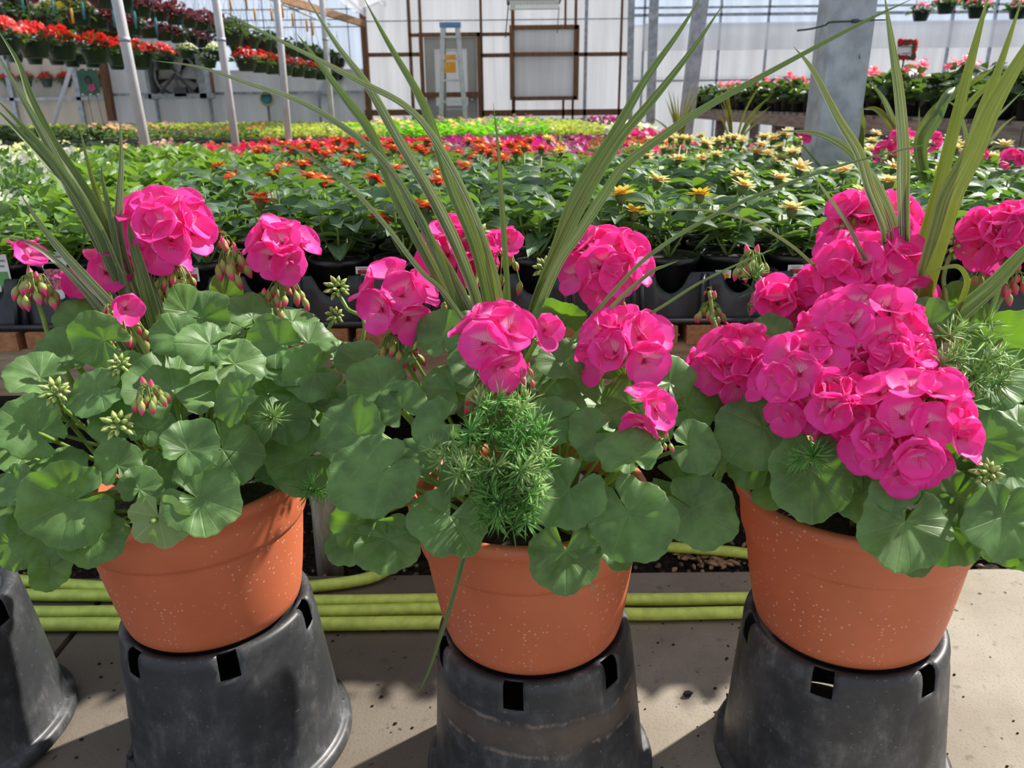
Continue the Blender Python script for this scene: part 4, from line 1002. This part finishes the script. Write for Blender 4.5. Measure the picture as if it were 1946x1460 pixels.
def gfloret(mb, c, n, r_, opn=.5, top=None):
    """semi double geranium floret: five broad petals, a few small inner ones and stamens"""
    n = nz(n); upv = Z-n*(Z@n) if top is None else top
    upv = nz(upv) if np.linalg.norm(upv) > .05 else nz(np.cross(n, [1, 0, 0]))
    x = np.cross(upv, n)
    for i, a in enumerate((.42, -.42, 1.62, -1.62, pi)):
        a += rng.normal()*.1; d = math.cos(a)*upv+math.sin(a)*x
        e = opn+rng.normal()*.1
        dd = d*math.cos(e)+n*math.sin(e); nn = n*math.cos(e)-d*math.sin(e)
        petal(mb, c+n*(.002+.001*i), dd, nn, r_*rng.uniform(.98, 1.12), r_*rng.uniform(.56, .66), .12, rng.uniform(.01, .05), 1 if i < 2 else 0)
    for i in range(int(rng.integers(0, 3))):
        a = rng.uniform(0, 6.3); d = math.cos(a)*upv+math.sin(a)*x; e = opn+.45
        petal(mb, c+n*.006, d*math.cos(e)+n*math.sin(e), n*math.cos(e)-d*math.sin(e), r_*.5, r_*.24, .2, .05, 0)
    for i in range(5):
        a = i*1.26; d = (math.cos(a)*upv+math.sin(a)*x)*.25+n; mb.spindle(c, c+nz(d)*r_*.32, r_*.022, 4, 4, 2)
def budc(mb, c, n_, s, axis, spread=2.0, kind='droop', L=.020):
    """umbel of buds: thin pedicels from one point, each with a bud"""
    axis = nz(axis)
    for i in range(n_):
        if kind == 'star':
            f = (i+.5)/n_; ph = i*2.4; ct = 1-1.55*f; st = math.sqrt(max(0, 1-ct*ct)); xx = nz(np.cross(axis, [.3, .9, .2])); yy = np.cross(axis, xx)
            d = axis*ct+st*(math.cos(ph)*xx+math.sin(ph)*yy)
            a = c+d*s*.35; b = c+d*s*rng.uniform(.9, 1.1); mb.spindle(a, b, s*.17, 6, 7, 1, .35)
        else:
            a_ = i*2.4+rng.normal()*.2; q = math.sqrt((i+.5)/n_)
            d = np.array([math.cos(a_)*q, math.sin(a_)*q, .0])
            p1 = c+d*s*.55+Z*s*(.40-.35*q); p2 = c+d*s*(.95)+Z*s*(.15-1.0*q+.2*rng.normal())
            mb.tube(crs([c, p1, p2], 3), s*.032, 4, 0, False)
            dr = nz(d*.25-Z*(.5+.5*q)+rng.normal(size=3)*.15) if q > .3 else nz(d+Z)
            mb.spindle(p2-dr*L*.2, p2+dr*L*rng.uniform(.85, 1.2), L*.30, 7, 7, 1, .42)
M['hubgreen'] = M['stalk']
def ribbon(mb, pts, wmax, prof=None, tw=0., fold=.22, n=5, wtip=.02):
    P = crs(pts, 9); k = len(P); T = np.gradient(P, axis=0)
    s_ = np.linspace(0, 1, k)
    wd = wmax*np.interp(s_, [0, .15, .4, .7, .9, 1], prof or [.75, .9, 1, .72, .32, wtip])
    rows = []; u = np.linspace(-1, 1, n)
    for i in range(k):
        t = nz(T[i]); vd = toC(P[i]); sd_ = nz(np.cross(t, vd)); nn = np.cross(sd_, t)
        a = tw*(1-s_[i]*.5); sd2 = sd_*math.cos(a)+nn*math.sin(a); n2 = np.cross(sd2, t)
        rows.append([P[i]+sd2*wd[i]*.5*q+n2*wd[i]*fold*(abs(q)-.5) for q in u])
    UV = np.stack(np.meshgrid(np.linspace(0, 1, k)*3, u*.5+.5, indexing='ij')[::-1], -1)
    mb.grid(np.array(rows), UV)
def needles(mb, c, axis, n_, L, flat=.25, mi=0):
    axis = nz(axis)
    for i in range(n_):
        d = rng.normal(size=3); d = nz(nz(d)+axis*flat*2)
        l_ = L*rng.uniform(.6, 1.15); x = nz(np.cross(d, rng.normal(size=3))); y = np.cross(d, x); w_ = .00085
        a = c+d*.002; m_ = a+d*l_*.5+rng.normal(size=3)*l_*.04; b = a+d*l_
        V = [a+x*w_*.5, a-x*w_*.5+y*w_, a-x*w_*.5-y*w_, m_+x*w_*1.3, m_-x*w_*1.3+y*w_, m_-x*w_*1.3-y*w_, b]
        mb.add(V, [(0, 1, 4, 3), (1, 2, 5, 4), (2, 0, 3, 5), (3, 4, 6), (4, 5, 6), (5, 3, 6)], None, mi)
def planter(x, y, label, leaves, heads, buds, blades, ferns, seed, filler=26, foot=(0, 0)):
    global rng
    rng = np.random.default_rng(seed)
    O = (x, y, 0); g = thing('geranium_planter', O, label, 'planter')
    pot_parts(g, x, y)
    xt = x-TILT*.56
    dm = Dome(xt, y); top = np.array([xt, y, .59])
    # leaves
    mb = MB(); ms = MB()
    def one(px, py, rp, ang, lay=0., nb=None, cup=None, wave=.085):
        cup = rng.uniform(.12, .42) if cup is None else cup
        p = dm.hit(px, py); p = p+ray(px, py)*lay
        Rr = rp*zc(p)/F
        out = nz((p-dm.c)/dm.r**2); out[2] = max(out[2], -.1)
        n = nz(.85*toC(p)+.25*Z+.45*out+rng.normal(size=3)*.26) if nb is None else nz(nb[0]*rt+nb[1]*up-nb[2]*fw)
        t_ = math.cos(R(ang))*rt+math.sin(R(ang))*up
        if nb is None and n@toC(p) < .45: n = nz(n+.5*toC(p))
        tp = nz(t_-n*(t_@n)); pc = p-tp*Rr*.13
        gleaf(mb, pc, n, tp, Rr, cup, wave)
        base = top+np.array([(p[0]-top[0])*.25+rng.normal()*.02, (p[1]-top[1])*.2+rng.normal()*.02, -.03])
        mid = (pc+base)/2-n*.03+np.array([0, 0, .01])
        ms.tube(crs([base, mid, pc-n*.016, pc-n*.006], 5), .0032, 7)
    for l in leaves: one(*l)
    for i in range(filler):
        a = rng.uniform(0, 2*pi); e = rng.uniform(.05, 1.3)
        d = np.array([math.cos(a)*math.cos(e), math.sin(a)*math.cos(e), math.sin(e)])
        p = dm.c+d*dm.r*rng.uniform(.45, .78); Rr = rng.uniform(.035, .055)
        n = nz(d*.6+Z*.6+toC(p)*.3+rng.normal(size=3)*.2); tp = nz(np.cross(n, rng.normal(size=3)))
        gleaf(mb, p, n, tp, Rr, .2, .08, nu=64, nv=5); base = top+(p-top)*.2; ms.tube(crs([base, (p+base)/2, p], 4), .003, 6)
    fo = mb.build('geranium_foliage', M['leaf'], g, O); ms.build('leaf_stalks', M['stalk'], fo, O)
    def stalk(c, fx, fy, parent, r0=.0042):
        f = dm.hit(fx, fy, .55) if fx else top+np.array([(c[0]-top[0])*.45, (c[1]-top[1])*.3, -.02])
        if fx and False: pass
        b = top+np.array([(f[0]-top[0])*.6, (f[1]-top[1])*.6, -.03])
        s_ = MB(); s_.tube(crs([b, f, f*.4+c*.6+rng.normal(size=3)*.004, c], 6), r0, 8); s_.build('flower_stalk', M['stalk'], parent, O)
    for (px, py, rp, nf, fr, lay, bd, fx, fy) in heads:
        p = dm.hit(px, py, 1.05)+ray(px, py)*lay; sc_ = zc(p)/F; Rr = rp*sc_; r_ = fr*sc_
        hb = MB(); ax = nz(.55*toC(p)+.6*Z+.15*(p-top)); c0 = p-ax*Rr*.25
        xx = nz(np.cross(ax, [.2, 1, .1])); yy = np.cross(ax, xx); pd = MB()
        for i in range(nf):
            f_ = (i+.5)/nf; ct = 1-1.12*f_ if nf > 12 else 1-.92*f_; st = math.sqrt(max(0, 1-ct*ct)); ph = i*2.39996+seed
            d = nz(ax*ct+st*(math.cos(ph)*xx+math.sin(ph)*yy)+rng.normal(size=3)*.10)
            q = c0+d*max(Rr-r_*.55, r_*.4)*rng.uniform(.88, 1.10)
            nn = nz(d+.25*toC(p)+rng.normal(size=3)*.10)
            gfloret(hb, q, nn, r_, rng.uniform(.22, .52))
            pd.tube([p-Z*Rr*(1.0 if bd else .75), (q+p-Z*Rr*.7)/2, q], .0011, 4, 0, False)
            pd.spindle(q-nn*.012, q+nn*.003, .0032, 6, 5, 0)
        o = hb.build('flower_head', [M['petal'], M['petaltop'], M['budred']], g, O)
        pd.build('pedicels', M['stalk'], o, O)
        hub = p-Z*Rr*(1.0 if bd else .75)-ray(px, py)*.004
        if bd:
            b = MB(); budc(b, hub, bd, .036, Z, kind='droop', L=.021); b.build('bud_cluster', [M['stalk'], M['bud']], o, O)
        stalk(hub, fx, fy, o)
    for (px, py, rp, n_, kind, fx, fy, lay) in buds:
        p = dm.hit(px, py, 1.04)+ray(px, py)*lay; s_ = rp*zc(p)/F
        b = MB()
        if kind == 'star': budc(b, p, n_, s_, nz(Z+.5*toC(p)), kind='star'); ms_ = [M['stalk'], M['budgreen']]
        else: budc(b, p+Z*s_*.3, n_, s_*.85, Z, kind='droop', L=s_*.62); ms_ = [M['stalk'], M['bud'] if kind == 'droop' else M['budred']]
        o = b.build('bud_cluster', ms_, g, O); stalk(p-Z*s_*.1, fx, fy, o, .0036)
    for bl in blades:
        pts, wpx, dy0, dy1, tw, mt = bl
        k = len(pts); W = [atY(px, py, y+dy0+(dy1-dy0)*i/(k-1)) for i, (px, py) in enumerate(pts)]
        b = MB(); ribbon(b, W, .86*wpx*zc(W[0])/F, None, tw); b.build('spike_blade', M[mt], g, O)
    if ferns:
        for (cx_, cy_, rx_, ry_, ncl, L, lay, mi) in ferns:
            fb = MB(); p0 = dm.hit(cx_, cy_)
            for i in range(ncl):
                a = rng.uniform(0, 6.3); q = math.sqrt(rng.random()) if ncl > 3 else 0
                px, py = cx_+rx_*q*math.cos(a), cy_+ry_*q*math.sin(a)
                p = dm.hit(px, py, 1.0)+ray(px, py)*(lay+rng.uniform(-.035, .03)*(ncl > 3))
                ax = nz(rng.normal(size=3)+Z*.3+toC(p)*.5)
                needles(fb, p, ax, 15 if ncl > 3 else 34, L*1.15*zc(p)/F, .35, mi)
                if ncl <= 3 or i % 3 == 0:
                    base = p+(top-p)*(.5 if ncl > 3 else .2); fb.tube(crs([base, (base+p)/2+Z*.01, p], 4), .0011, 4, mi)
            fb.build('asparagus_fern', [M['fern'], M['fernpale']], g, O)
    return g
A = None
L1 = [(128, 957, 84, 200, -.03), (62, 815, 62, 150, -.01), (303, 990, 58, 272, -.03, (.1, .25, -.95), .1, .05), (385, 950, 74, 340, -.02), (176, 1020, 60, 265, 0), (120, 888, 44, 90, .03), (225, 880, 44, 90, .0), (268, 925, 40, 60, 0.), (362, 850, 54, 60, -.02, None, .35, .12),
 (428, 862, 68, 300, .02), (285, 810, 44, 70, .02), (182, 748, 54, 200, 0), (68, 716, 56, 190, .0), (330, 742, 84, 100, .03), (452, 758, 52, 200, -.02, (-.5, .3, .8)), (215, 805, 46, 100, .02), (35, 925, 44, 180, 0), (25, 960, 60, 230, .02), (20, 1040, 50, 260, .03), (95, 1085, 38, 275, 0), (40, 860, 50, 160, .03),
 (190, 645, 54, 160, 0), (150, 608, 45, 140, .03), (352, 588, 44, 140, 0.01, None, .3, .1), (392, 600, 54, 30, .02), (335, 640, 46, 170, 0, None, .35, .12), (392, 655, 52, 200, -.02, None, .3, .14), (452, 690, 50, 20, 0), (480, 600, 50, 80, .03), (560, 612, 44, 40, .03), (520, 655, 52, 170, 0, None, .3, .12), (592, 650, 48, 30, .02, None, .3, .12), (592, 710, 56, 200, -.01, None, .25, .1), (640, 680, 44, 60, .03), (545, 700, 50, 250, .02), (470, 800, 56, 300, .05), (120, 670, 46, 170, .05), (430, 560, 40, 60, .05), (250, 720, 50, 100, .05), (505, 740, 48, 120, .05), (545, 800, 46, 330, .06), (80, 1010, 60, 220, .04)]
H1 = [(316, 434, 78, 11, 46, 0, 22, 330, 640), (285, 500, 60, 5, 44, .06, 16, 300, 640), (533, 474, 62, 6, 42, 0, 16, 520, 680), (195, 518, 42, 2, 44, 0, 0, 260, 640), (150, 545, 34, 2, 38, .02, 0, 250, 640), (50, 492, 34, 2, 32, 0, 0, 115, 690), (228, 578, 30, 1, 34, 0, 12, 250, 690)]
B1 = [(66, 540, 42, 20, 'droop', 118, 690, 0), (90, 560, 20, 6, 'droop', 135, 660, .02), (440, 492, 42, 20, 'droop', 415, 640, 0), (425, 458, 24, 4, 'red', 420, 620, .01), (498, 572, 30, 14, 'droop', 505, 680, .02), (640, 548, 26, 22, 'star', 690, 640, .04), (636, 600, 20, 18, 'star', 615, 670, .03), (105, 745, 30, 20, 'star', 130, 800, 0), (283, 748, 36, 18, 'droop', 290, 830, -.01), (224, 808, 32, 22, 'star', 226, 870, -.01), (226, 694, 24, 20, 'star', 240, 740, 0), (210, 590, 26, 8, 'red', 245, 680, 0)]
S1 = [([(295, 735), (275, 640), (245, 560), (200, 480), (150, 390), (100, 290), (45, 190), (-15, 85)], 26, .04, .0, .2, 'bladepale'),
 ([(298, 735), (285, 690), (250, 560), (190, 415), (150, 345), (100, 270), (60, 190), (35, 120), (-5, 55)], 24, .05, .02, -.3, 'blade'),
 ([(300, 735), (270, 630), (215, 505), (180, 425), (130, 345), (70, 268), (-10, 185)], 28, .03, -.02, .3, 'blade'),
 ([(292, 730), (270, 640), (240, 550), (200, 465), (150, 385), (90, 310), (30, 245), (-20, 195)], 22, .06, .05, -.2, 'blade'),
 ([(285, 735), (270, 620), (240, 520), (215, 450), (185, 370), (165, 300), (148, 228)], 15, .06, .08, .4, 'bladegold'),
 ([(300, 740), (285, 650), (262, 560), (238, 500), (226, 430), (228, 370), (231, 300), (228, 224)], 22, .02, .04, .5, 'bladepale'),
 ([(310, 745), (292, 690), (262, 620), (238, 545), (222, 470), (208, 400), (196, 345), (192, 310)], 18, .0, .03, .6, 'blade'),
 ([(305, 735), (270, 660), (220, 590), (165, 530), (120, 480), (80, 430), (38, 368)], 22, -.04, -.10, .3, 'bladepale'),
 ([(280, 730), (235, 660), (190, 590), (150, 540), (110, 500), (60, 465), (-20, 440)], 16, .0, -.03, -.2, 'bladepale'),
 ([(332, 745), (328, 685), (318, 625), (298, 560), (268, 500), (240, 440)], 13, -.02, .02, .5, 'blade'),
 ([(312, 740), (300, 640), (275, 540), (255, 470), (243, 420)], 30, .0, .0, .2, 'blade'),
 ([(390, 720), (415, 672), (445, 636), (480, 616), (530, 607), (574, 611)], 4, -.05, -.06, .2, 'blade')]
planter(-.545, 1.256, 'terracotta planter with few pink blooms, many green buds and long striped spike blades', L1, H1, B1, S1, [(518, 795, 1, 1, 2, 34, -.05, 1), (612, 935, 26, 22, 6, 30, .0, 0)], 3)
L2 = [(672, 822, 71, 150, -.02, (-.25, .35, .9)), (715, 905, 84, 215, -.05, (-.1, .3, .95)), (577, 872, 74, 200, -.01), (702, 1000, 74, 230, .0), (735, 1032, 62, 270, .01), (852, 990, 74, 250, -.02), (832, 808, 56, 190, -.01, (-.4, .3, .85), .3, .1), (718, 738, 60, 150, .03, None, .3, .12), (600, 745, 50, 190, .02), (645, 765, 42, 200, .01),
 (1075, 938, 74, 230, -.03, (-.15, .3, .95)), (1200, 985, 84, 300, -.02), (1325, 972, 76, 330, .0), (1195, 862, 59, 110, -.05, None, .28, .1), (1318, 850, 50, 350, -.01), (1190, 766, 52, 150, .02), (1125, 825, 50, 200, .01), (1055, 800, 50, 200, .02), (1075, 1058, 70, 270, .01), (1170, 1045, 42, 300, .03), (1275, 722, 46, 70, .02, None, .3, .14), (1312, 775, 52, 20, .05), (872, 905, 40, 250, .02),
 (842, 635, 50, 100, .04), (905, 620, 38, 40, .05), (1065, 610, 50, 120, .02, (.0, -.5, .8), .3, .15), (1065, 690, 46, 200, .03), (1150, 690, 42, 30, .05), (760, 770, 50, 120, .05), (800, 870, 48, 200, .05), (1000, 720, 45, 90, .06), (900, 700, 50, 100, .08), (640, 830, 46, 160, .05), (1290, 920, 52, 330, .05), (1100, 740, 48, 110, .06), (1240, 800, 46, 60, .05), (660, 1035, 46, 250, .03), (770, 670, 42, 160, .05), (690, 690, 52, 130, .05), (930, 640, 40, 100, .07)]
H2 = [(752, 570, 72, 7, 48, -.03, 26, 800, 740), (938, 645, 80, 7, 50, -.05, 34, 950, 800), (868, 484, 64, 10, 42, .10, 8, 900, 620), (955, 462, 26, 2, 32, .08, 6, 960, 600), (1150, 506, 84, 12, 46, -.01, 22, 1150, 690), (1190, 662, 78, 8, 50, -.01, 0, 1140, 760), (1232, 782, 46, 3, 42, -.04, 0, 1190, 860), (1020, 625, 30, 1, 40, 0, 0, 960, 780)]
B2 = [(1258, 835, 26, 9, 'droop', 1200, 880, -.05), (905, 446, 28, 22, 'star', 905, 600, .08), (1035, 512, 26, 20, 'star', 1005, 640, .06), (1270, 790, 20, 3, 'red', 1240, 850, -.05), (1165, 560, 30, 10, 'droop', 1150, 680, -.02), (995, 705, 26, 6, 'red', 975, 780, -.03)]
S2 = [([(925, 680), (910, 590), (895, 537), (860, 449), (814, 360), (760, 270), (700, 165), (640, 85), (580, -10)], 26, .05, .06, .2, 'bladepale'),
 ([(945, 690), (933, 600), (905, 474), (860, 360), (822, 243), (797, 182), (740, 85), (690, -6)], 24, .03, .02, .35, 'blade'),
 ([(965, 680), (950, 560), (925, 470), (885, 370), (822, 258), (766, 198), (678, 152), (607, 114), (489, 56), (423, 20)], 15, .0, -.04, .3, 'bladepale'),
 ([(925, 680), (905, 610), (860, 520), (800, 425), (760, 350), (708, 286), (632, 228), (551, 185), (480, 162), (380, 128), (289, 115)], 15, .02, .0, -.2, 'bladepale'),
 ([(900, 670), (860, 580), (797, 461), (753, 372), (708, 258), (657, 187), (602, 114), (564, 64)], 24, .02, .04, .3, 'blade'),
 ([(915, 660), (870, 592), (835, 547), (797, 512), (733, 428), (675, 365), (607, 311), (560, 282), (520, 276)], 11, -.02, -.06, .2, 'bladepale'),
 ([(985, 720), (1000, 640), (1023, 563), (1061, 461), (1095, 368), (1175, 240), (1226, 152), (1289, 63), (1335, -10)], 24, .02, .05, .3, 'blade'),
 ([(990, 725), (1003, 645), (1020, 570), (1066, 466), (1115, 368), (1175, 268), (1238, 192), (1314, 96), (1376, 6)], 26, .0, .0, -.3, 'blade'),
 ([(985, 735), (1003, 665), (1020, 600), (1061, 502), (1102, 441), (1150, 367), (1188, 314), (1264, 256), (1340, 205), (1453, 142), (1633, 46), (1740, -5)], 21, -.03, -.08, .2, 'blade'),
 ([(972, 710), (968, 600), (956, 416), (952, 365), (948, 291), (937, 194)], 13, .03, .06, .4, 'blade'),
 ([(950, 690), (940, 600), (920, 500), (893, 410), (868, 340), (850, 290)], 22, .06, .10, .2, 'bladepale'),
 ([(990, 735), (1036, 705), (1170, 550), (1239, 482), (1340, 418), (1456, 365), (1583, 319), (1709, 286), (1812, 265)], 9, -.08, -.12, .3, 'blade'),
 ([(1010, 760), (1066, 697), (1163, 583), (1234, 520), (1265, 505), (1290, 496)], 9, -.09, -.12, .2, 'blade'),
 ([(1015, 765), (1090, 690), (1173, 631), (1250, 588), (1340, 532), (1449, 482), (1470, 474)], 7, -.10, -.14, .3, 'blade'),
 ([(905, 960), (895, 1020), (880, 1062), (862, 1130), (847, 1179), (814, 1277), (789, 1326)], 13, -.215, -.235, .3, 'blade'),
 ([(962, 940), (1000, 982), (1030, 1010), (1090, 1072), (1115, 1105), (1140, 1128)], 9, -.225, -.235, .3, 'bladepale'),
 ([(912, 690), (880, 600), (850, 520), (815, 450), (790, 395), (770, 350)], 26, .0, .02, .4, 'blade'),
 ([(960, 700), (950, 620), (930, 520), (905, 440), (885, 390), (870, 350)], 20, -.02, .0, .5, 'bladegold')]
FN2 = [(955, 812, 75, 52, 26, 34, -.045, 0), (960, 880, 95, 70, 34, 36, -.05, 0), (960, 962, 58, 48, 28, 36, -.055, 0), (860, 860, 40, 24, 7, 32, -.04, 1), (890, 890, 60, 30, 8, 34, -.05, 1), (1010, 890, 30, 60, 12, 34, -.06, 1), (955, 772, 50, 20, 10, 32, -.03, 1), (990, 895, 1, 1, 2, 36, -.08, 1)]
planter(.046, 1.191, 'terracotta planter with a feathery fern in front and five round pink blooms', L2, H2, B2, S2, FN2, 9)
L2 += [(960, 855, 58, 260, .07), (930, 935, 52, 250, .05), (885, 845, 48, 200, .07), (1012, 885, 46, 320, .05), (790, 935, 44, 230, .05), (836, 888, 46, 200, .05), (900, 985, 42, 260, .05), (1110, 880, 44, 300, .06), (990, 980, 44, 270, .03)]
L1 += [(205, 925, 40, 230, .05), (345, 900, 44, 280, .06), (470, 880, 44, 300, .06), (250, 960, 40, 270, .05)]
L3 = [(1442, 818, 80, 200, .0), (1540, 905, 82, 270, .0), (1717, 1003, 86, 250, -.03, (-.1, .35, .93)), (1702, 918, 50, 260, -.03), (1905, 990, 78, 250, -.03, (.1, .35, .9)), (1812, 950, 62, 240, .01), (1800, 1010, 66, 250, .01), (1878, 835, 56, 20, .02), (1915, 640, 72, 60, .04, (-.3, -.55, .75)), (1888, 722, 62, 20, .02), (1930, 900, 52, 330, .03), (1532, 573, 28, 200, .02), (1400, 722, 36, 200, .02), (1352, 748, 42, 160, .03), (1330, 690, 26, 150, .03), (1822, 585, 52, 60, .05, (-.2, -.5, .8)), (1765, 610, 44, 110, .05), (1742, 1055, 40, 290, .03), (1912, 1030, 48, 280, .02), (1640, 905, 46, 260, .04), (1385, 760, 50, 170, .05), (1620, 870, 60, 280, .07), (1500, 760, 60, 200, .1), (1560, 600, 46, 150, .09), (1470, 640, 44, 150, .08), (1850, 900, 54, 340, .06), (1940, 800, 54, 20, .05), (1475, 880, 46, 230, .06), (1950, 700, 46, 30, .05), (1425, 885, 44, 250, .03), (1480, 935, 46, 260, .05), (1640, 945, 50, 270, .03), (1950, 1040, 50, 280, .02), (1800, 880, 50, 290, .08)]
H3 = [(1660, 440, 88, 16, 46, .12, 0, 1680, 620), (1650, 530, 110, 22, 50, .0, 0, 1660, 700), (1636, 640, 112, 22, 48, -.01, 0, 1650, 780), (1535, 722, 98, 18, 48, -.02, 0, 1600, 830), (1400, 690, 74, 12, 48, .0, 0, 1560, 830), (1484, 573, 46, 5, 42, .04, 0, 1600, 720), (1728, 800, 112, 24, 48, -.04, 0, 1700, 860), (1700, 705, 66, 10, 46, -.01, 0, 1700, 800), (1893, 452, 60, 10, 44, .10, 14, 1850, 600), (1590, 770, 52, 6, 46, -.04, 0, 1640, 850), (1742, 868, 40, 4, 44, -.06, 0, 1720, 900), (1940, 430, 40, 5, 42, .1, 0, 1880, 600)]
B3 = [(1617, 424, 32, 20, 'droop', 1625, 560, .1), (1812, 468, 30, 22, 'star', 1790, 620, .1), (1350, 588, 30, 16, 'droop', 1370, 660, .05), (1348, 552, 14, 3, 'red', 1370, 650, .05), (1430, 495, 36, 18, 'droop', 1470, 620, .1), (1876, 900, 30, 20, 'star', 1830, 880, -.03), (1925, 530, 34, 14, 'red', 1870, 640, .06)]
S3 = [([(1722, 640), (1719, 482), (1717, 360), (1717, 279), (1709, 177), (1694, 76), (1680, -15)], 26, .05, .05, .2, 'bladepale'),
 ([(1712, 640), (1705, 540), (1690, 480), (1684, 431), (1656, 362), (1633, 291), (1595, 228), (1545, 134), (1508, 88)], 26, .04, .05, .3, 'bladepale'),
 ([(1715, 640), (1707, 500), (1698, 430), (1664, 352), (1628, 304), (1595, 274), (1545, 253), (1477, 249)], 22, .07, .05, -.3, 'bladepale'),
 ([(1728, 645), (1745, 520), (1752, 482), (1783, 365), (1811, 253), (1836, 152), (1860, 60), (1880, -15)], 28, .05, .06, .2, 'bladegold'),
 ([(1735, 650), (1755, 530), (1800, 410), (1840, 300), (1866, 215), (1899, 127), (1945, -10)], 30, .03, .0, -.2, 'bladegold'),
 ([(1735, 655), (1762, 530), (1790, 430), (1809, 368), (1849, 291), (1887, 203), (1950, 95), (1990, 30)], 48, .0, -.04, .2, 'bladegold'),
 ([(1770, 660), (1811, 606), (1828, 593), (1887, 542), (1945, 479), (1990, 430)], 40, -.02, -.06, .2, 'blade'),
 ([(1795, 650), (1811, 608), (1831, 563), (1838, 532), (1821, 507), (1785, 511), (1750, 522)], 13, -.03, -.05, .3, 'bladegold'),
 ([(1680, 620), (1650, 510), (1633, 471), (1608, 421), (1565, 360), (1530, 310)], 10, .02, .04, .3, 'bladepale'),
 ([(1640, 640), (1590, 545), (1555, 512), (1507, 469), (1452, 434), (1400, 412), (1327, 399), (1251, 402), (1207, 414)], 7, .05, .1, .3, 'bladepale'),
 ([(1725, 640), (1738, 520), (1770, 400), (1790, 310), (1815, 220)], 22, .08, .1, .5, 'blade')]
FN3 = [(1545, 868, 1, 1, 2, 42, -.045, 0), (1520, 872, 1, 1, 1, 34, -.045, 0), (1850, 680, 74, 70, 30, 36, -.03, 1), (1840, 740, 50, 40, 12, 36, -.03, 0), (1440, 560, 26, 40, 6, 30, .05, 0), (1400, 660, 30, 20, 4, 26, .05, 1)]
planter(.604, 1.195, 'terracotta planter crowded with the largest mass of hot pink geranium blooms', L3, H3, B3, S3, FN3, 5)
# planters with broad blades standing behind, by the wide steel post
def backplanter(px, py, D_, blades, heads, label, seed):
    global rng
    rng = np.random.default_rng(seed)
    c = atY(px, py, D_); c[2] = BZ+.004; O = tuple(c)
    g = thing('spike_planter', O, label, 'planter')
    mb = MB(); mb.lathe([(.001, 0), (.08, 0), (.10, .13), (.104, .13), (.104, .15), (.097, .15), (.095, .12), (.001, .125)], 32, c); mb.build('pot', M['blackpot'], g, O)
    for pts, wpx, mt in blades:
        k = len(pts); W = [atY(a, b, D_+.06*math.sin(i*1.3+wpx)*i/k) for i, (a, b) in enumerate(pts)]; W = [c+(0, 0, .1)]+W
        b = MB(); ribbon(b, W, wpx*zc(c)/F, None, rng.uniform(-.3, .3)); b.build('spike_blade', M[mt], g, O)
    mb = MB(); clump(mb, 60, .16, .14, .08, rng, 0, .1, .03, .4, .95); mb.v = [v+c for v in mb.v]; mb.build('foliage', M['midgreen'], g, O)
    for hx, hy, rp, nf in heads:
        p = atY(hx, hy, D_-.04); r_ = rp*zc(p)/F; hb = MB()
        for i in range(nf):
            d = nz(rng.normal(size=3)+(0, -.4, .5)); gfloret(hb, p+d*r_*.45, d, r_*.62, .5)
        o = hb.build('flower_head', [M['petal'], M['petaltop'], M['budred']], g, O)
        sb = MB(); sb.tube(crs([c+(0, 0, .12), (c+p)/2+(0, 0, .05), p-(0, 0, r_*.4)], 5), .003, 6); sb.build('flower_stalk', M['stalk'], o, O)
backplanter(1640, 370, 2.95, [([(1622, 290), (1625, 200), (1636, 80)], 24, 'bladegold'), ([(1634, 240), (1630, 160), (1634, 100)], 14, 'bladegold'), ([(1636, 270), (1640, 230), (1632, 212)], 12, 'bladegold'), ([(1700, 280), (1690, 235), (1665, 208), (1637, 207)], 13, 'bladegold'), ([(1705, 280), (1700, 240), (1680, 190), (1650, 152)], 12, 'bladepale'), ([(1745, 290), (1746, 240), (1747, 202)], 5, 'bladegold')], [(1715, 270, 26, 7), (1685, 292, 26, 7), (1768, 268, 20, 6), (1525, 268, 18, 5)], 'black potted spike plant with broad yellow green blades just behind the wide post', 31)
backplanter(1790, 380, 2.62, [([(1745, 290), (1765, 225), (1810, 180), (1850, 155), (1890, 130)], 17, 'bladegold'), ([(1750, 290), (1780, 225), (1800, 180), (1815, 165)], 22, 'blade'), ([(1800, 280), (1830, 215), (1880, 160), (1946, 130)], 14, 'bladegold'), ([(1855, 300), (1880, 270), (1905, 240), (1930, 220)], 7, 'bladepale'), ([(1830, 300), (1838, 270), (1822, 210), (1798, 190)], 8, 'bladepale'), ([(1870, 300), (1900, 278), (1942, 284)], 5, 'bladegold'), ([(1840, 310), (1870, 250), (1946, 170)], 9, 'bladepale')], [(1862, 293, 14, 4), (1928, 303, 24, 7), (1830, 296, 9, 3)], 'black potted spike plant with arching blades and small pink blooms beside the striped upright blade', 32)
for i, (px, py, D_) in enumerate(((1292, 250, 6.2), (1395, 255, 5.6))):
    rr = np.random.default_rng(40+i); c = atY(px, py, D_); c[2] = .69; O = tuple(c)
    g = thing('spike_planter', O, ['small pale spike plant left of the slim post, before the display bench', 'small pale spike plant between the slim post and the wide post'][i], 'planter')
    mb = MB(); mb.lathe([(.001, 0), (.06, 0), (.08, .14), (.075, .14), (.001, .12)], 24, c); mb.build('pot', M['blackpot'], g, O)
    for k in range(11):
        a = rr.uniform(-1, 1); b = MB(); h_ = rr.uniform(.35, .6)
        ribbon(b, [c+(0, 0, .12), c+(a*.10, 0, .12+h_*.5), c+(a*.26, rr.normal()*.05, .12+h_*(1-.25*abs(a)))], .016, None, rr.uniform(-.4, .4)); b.build('spike_blade', M['bladegold'], g, O)
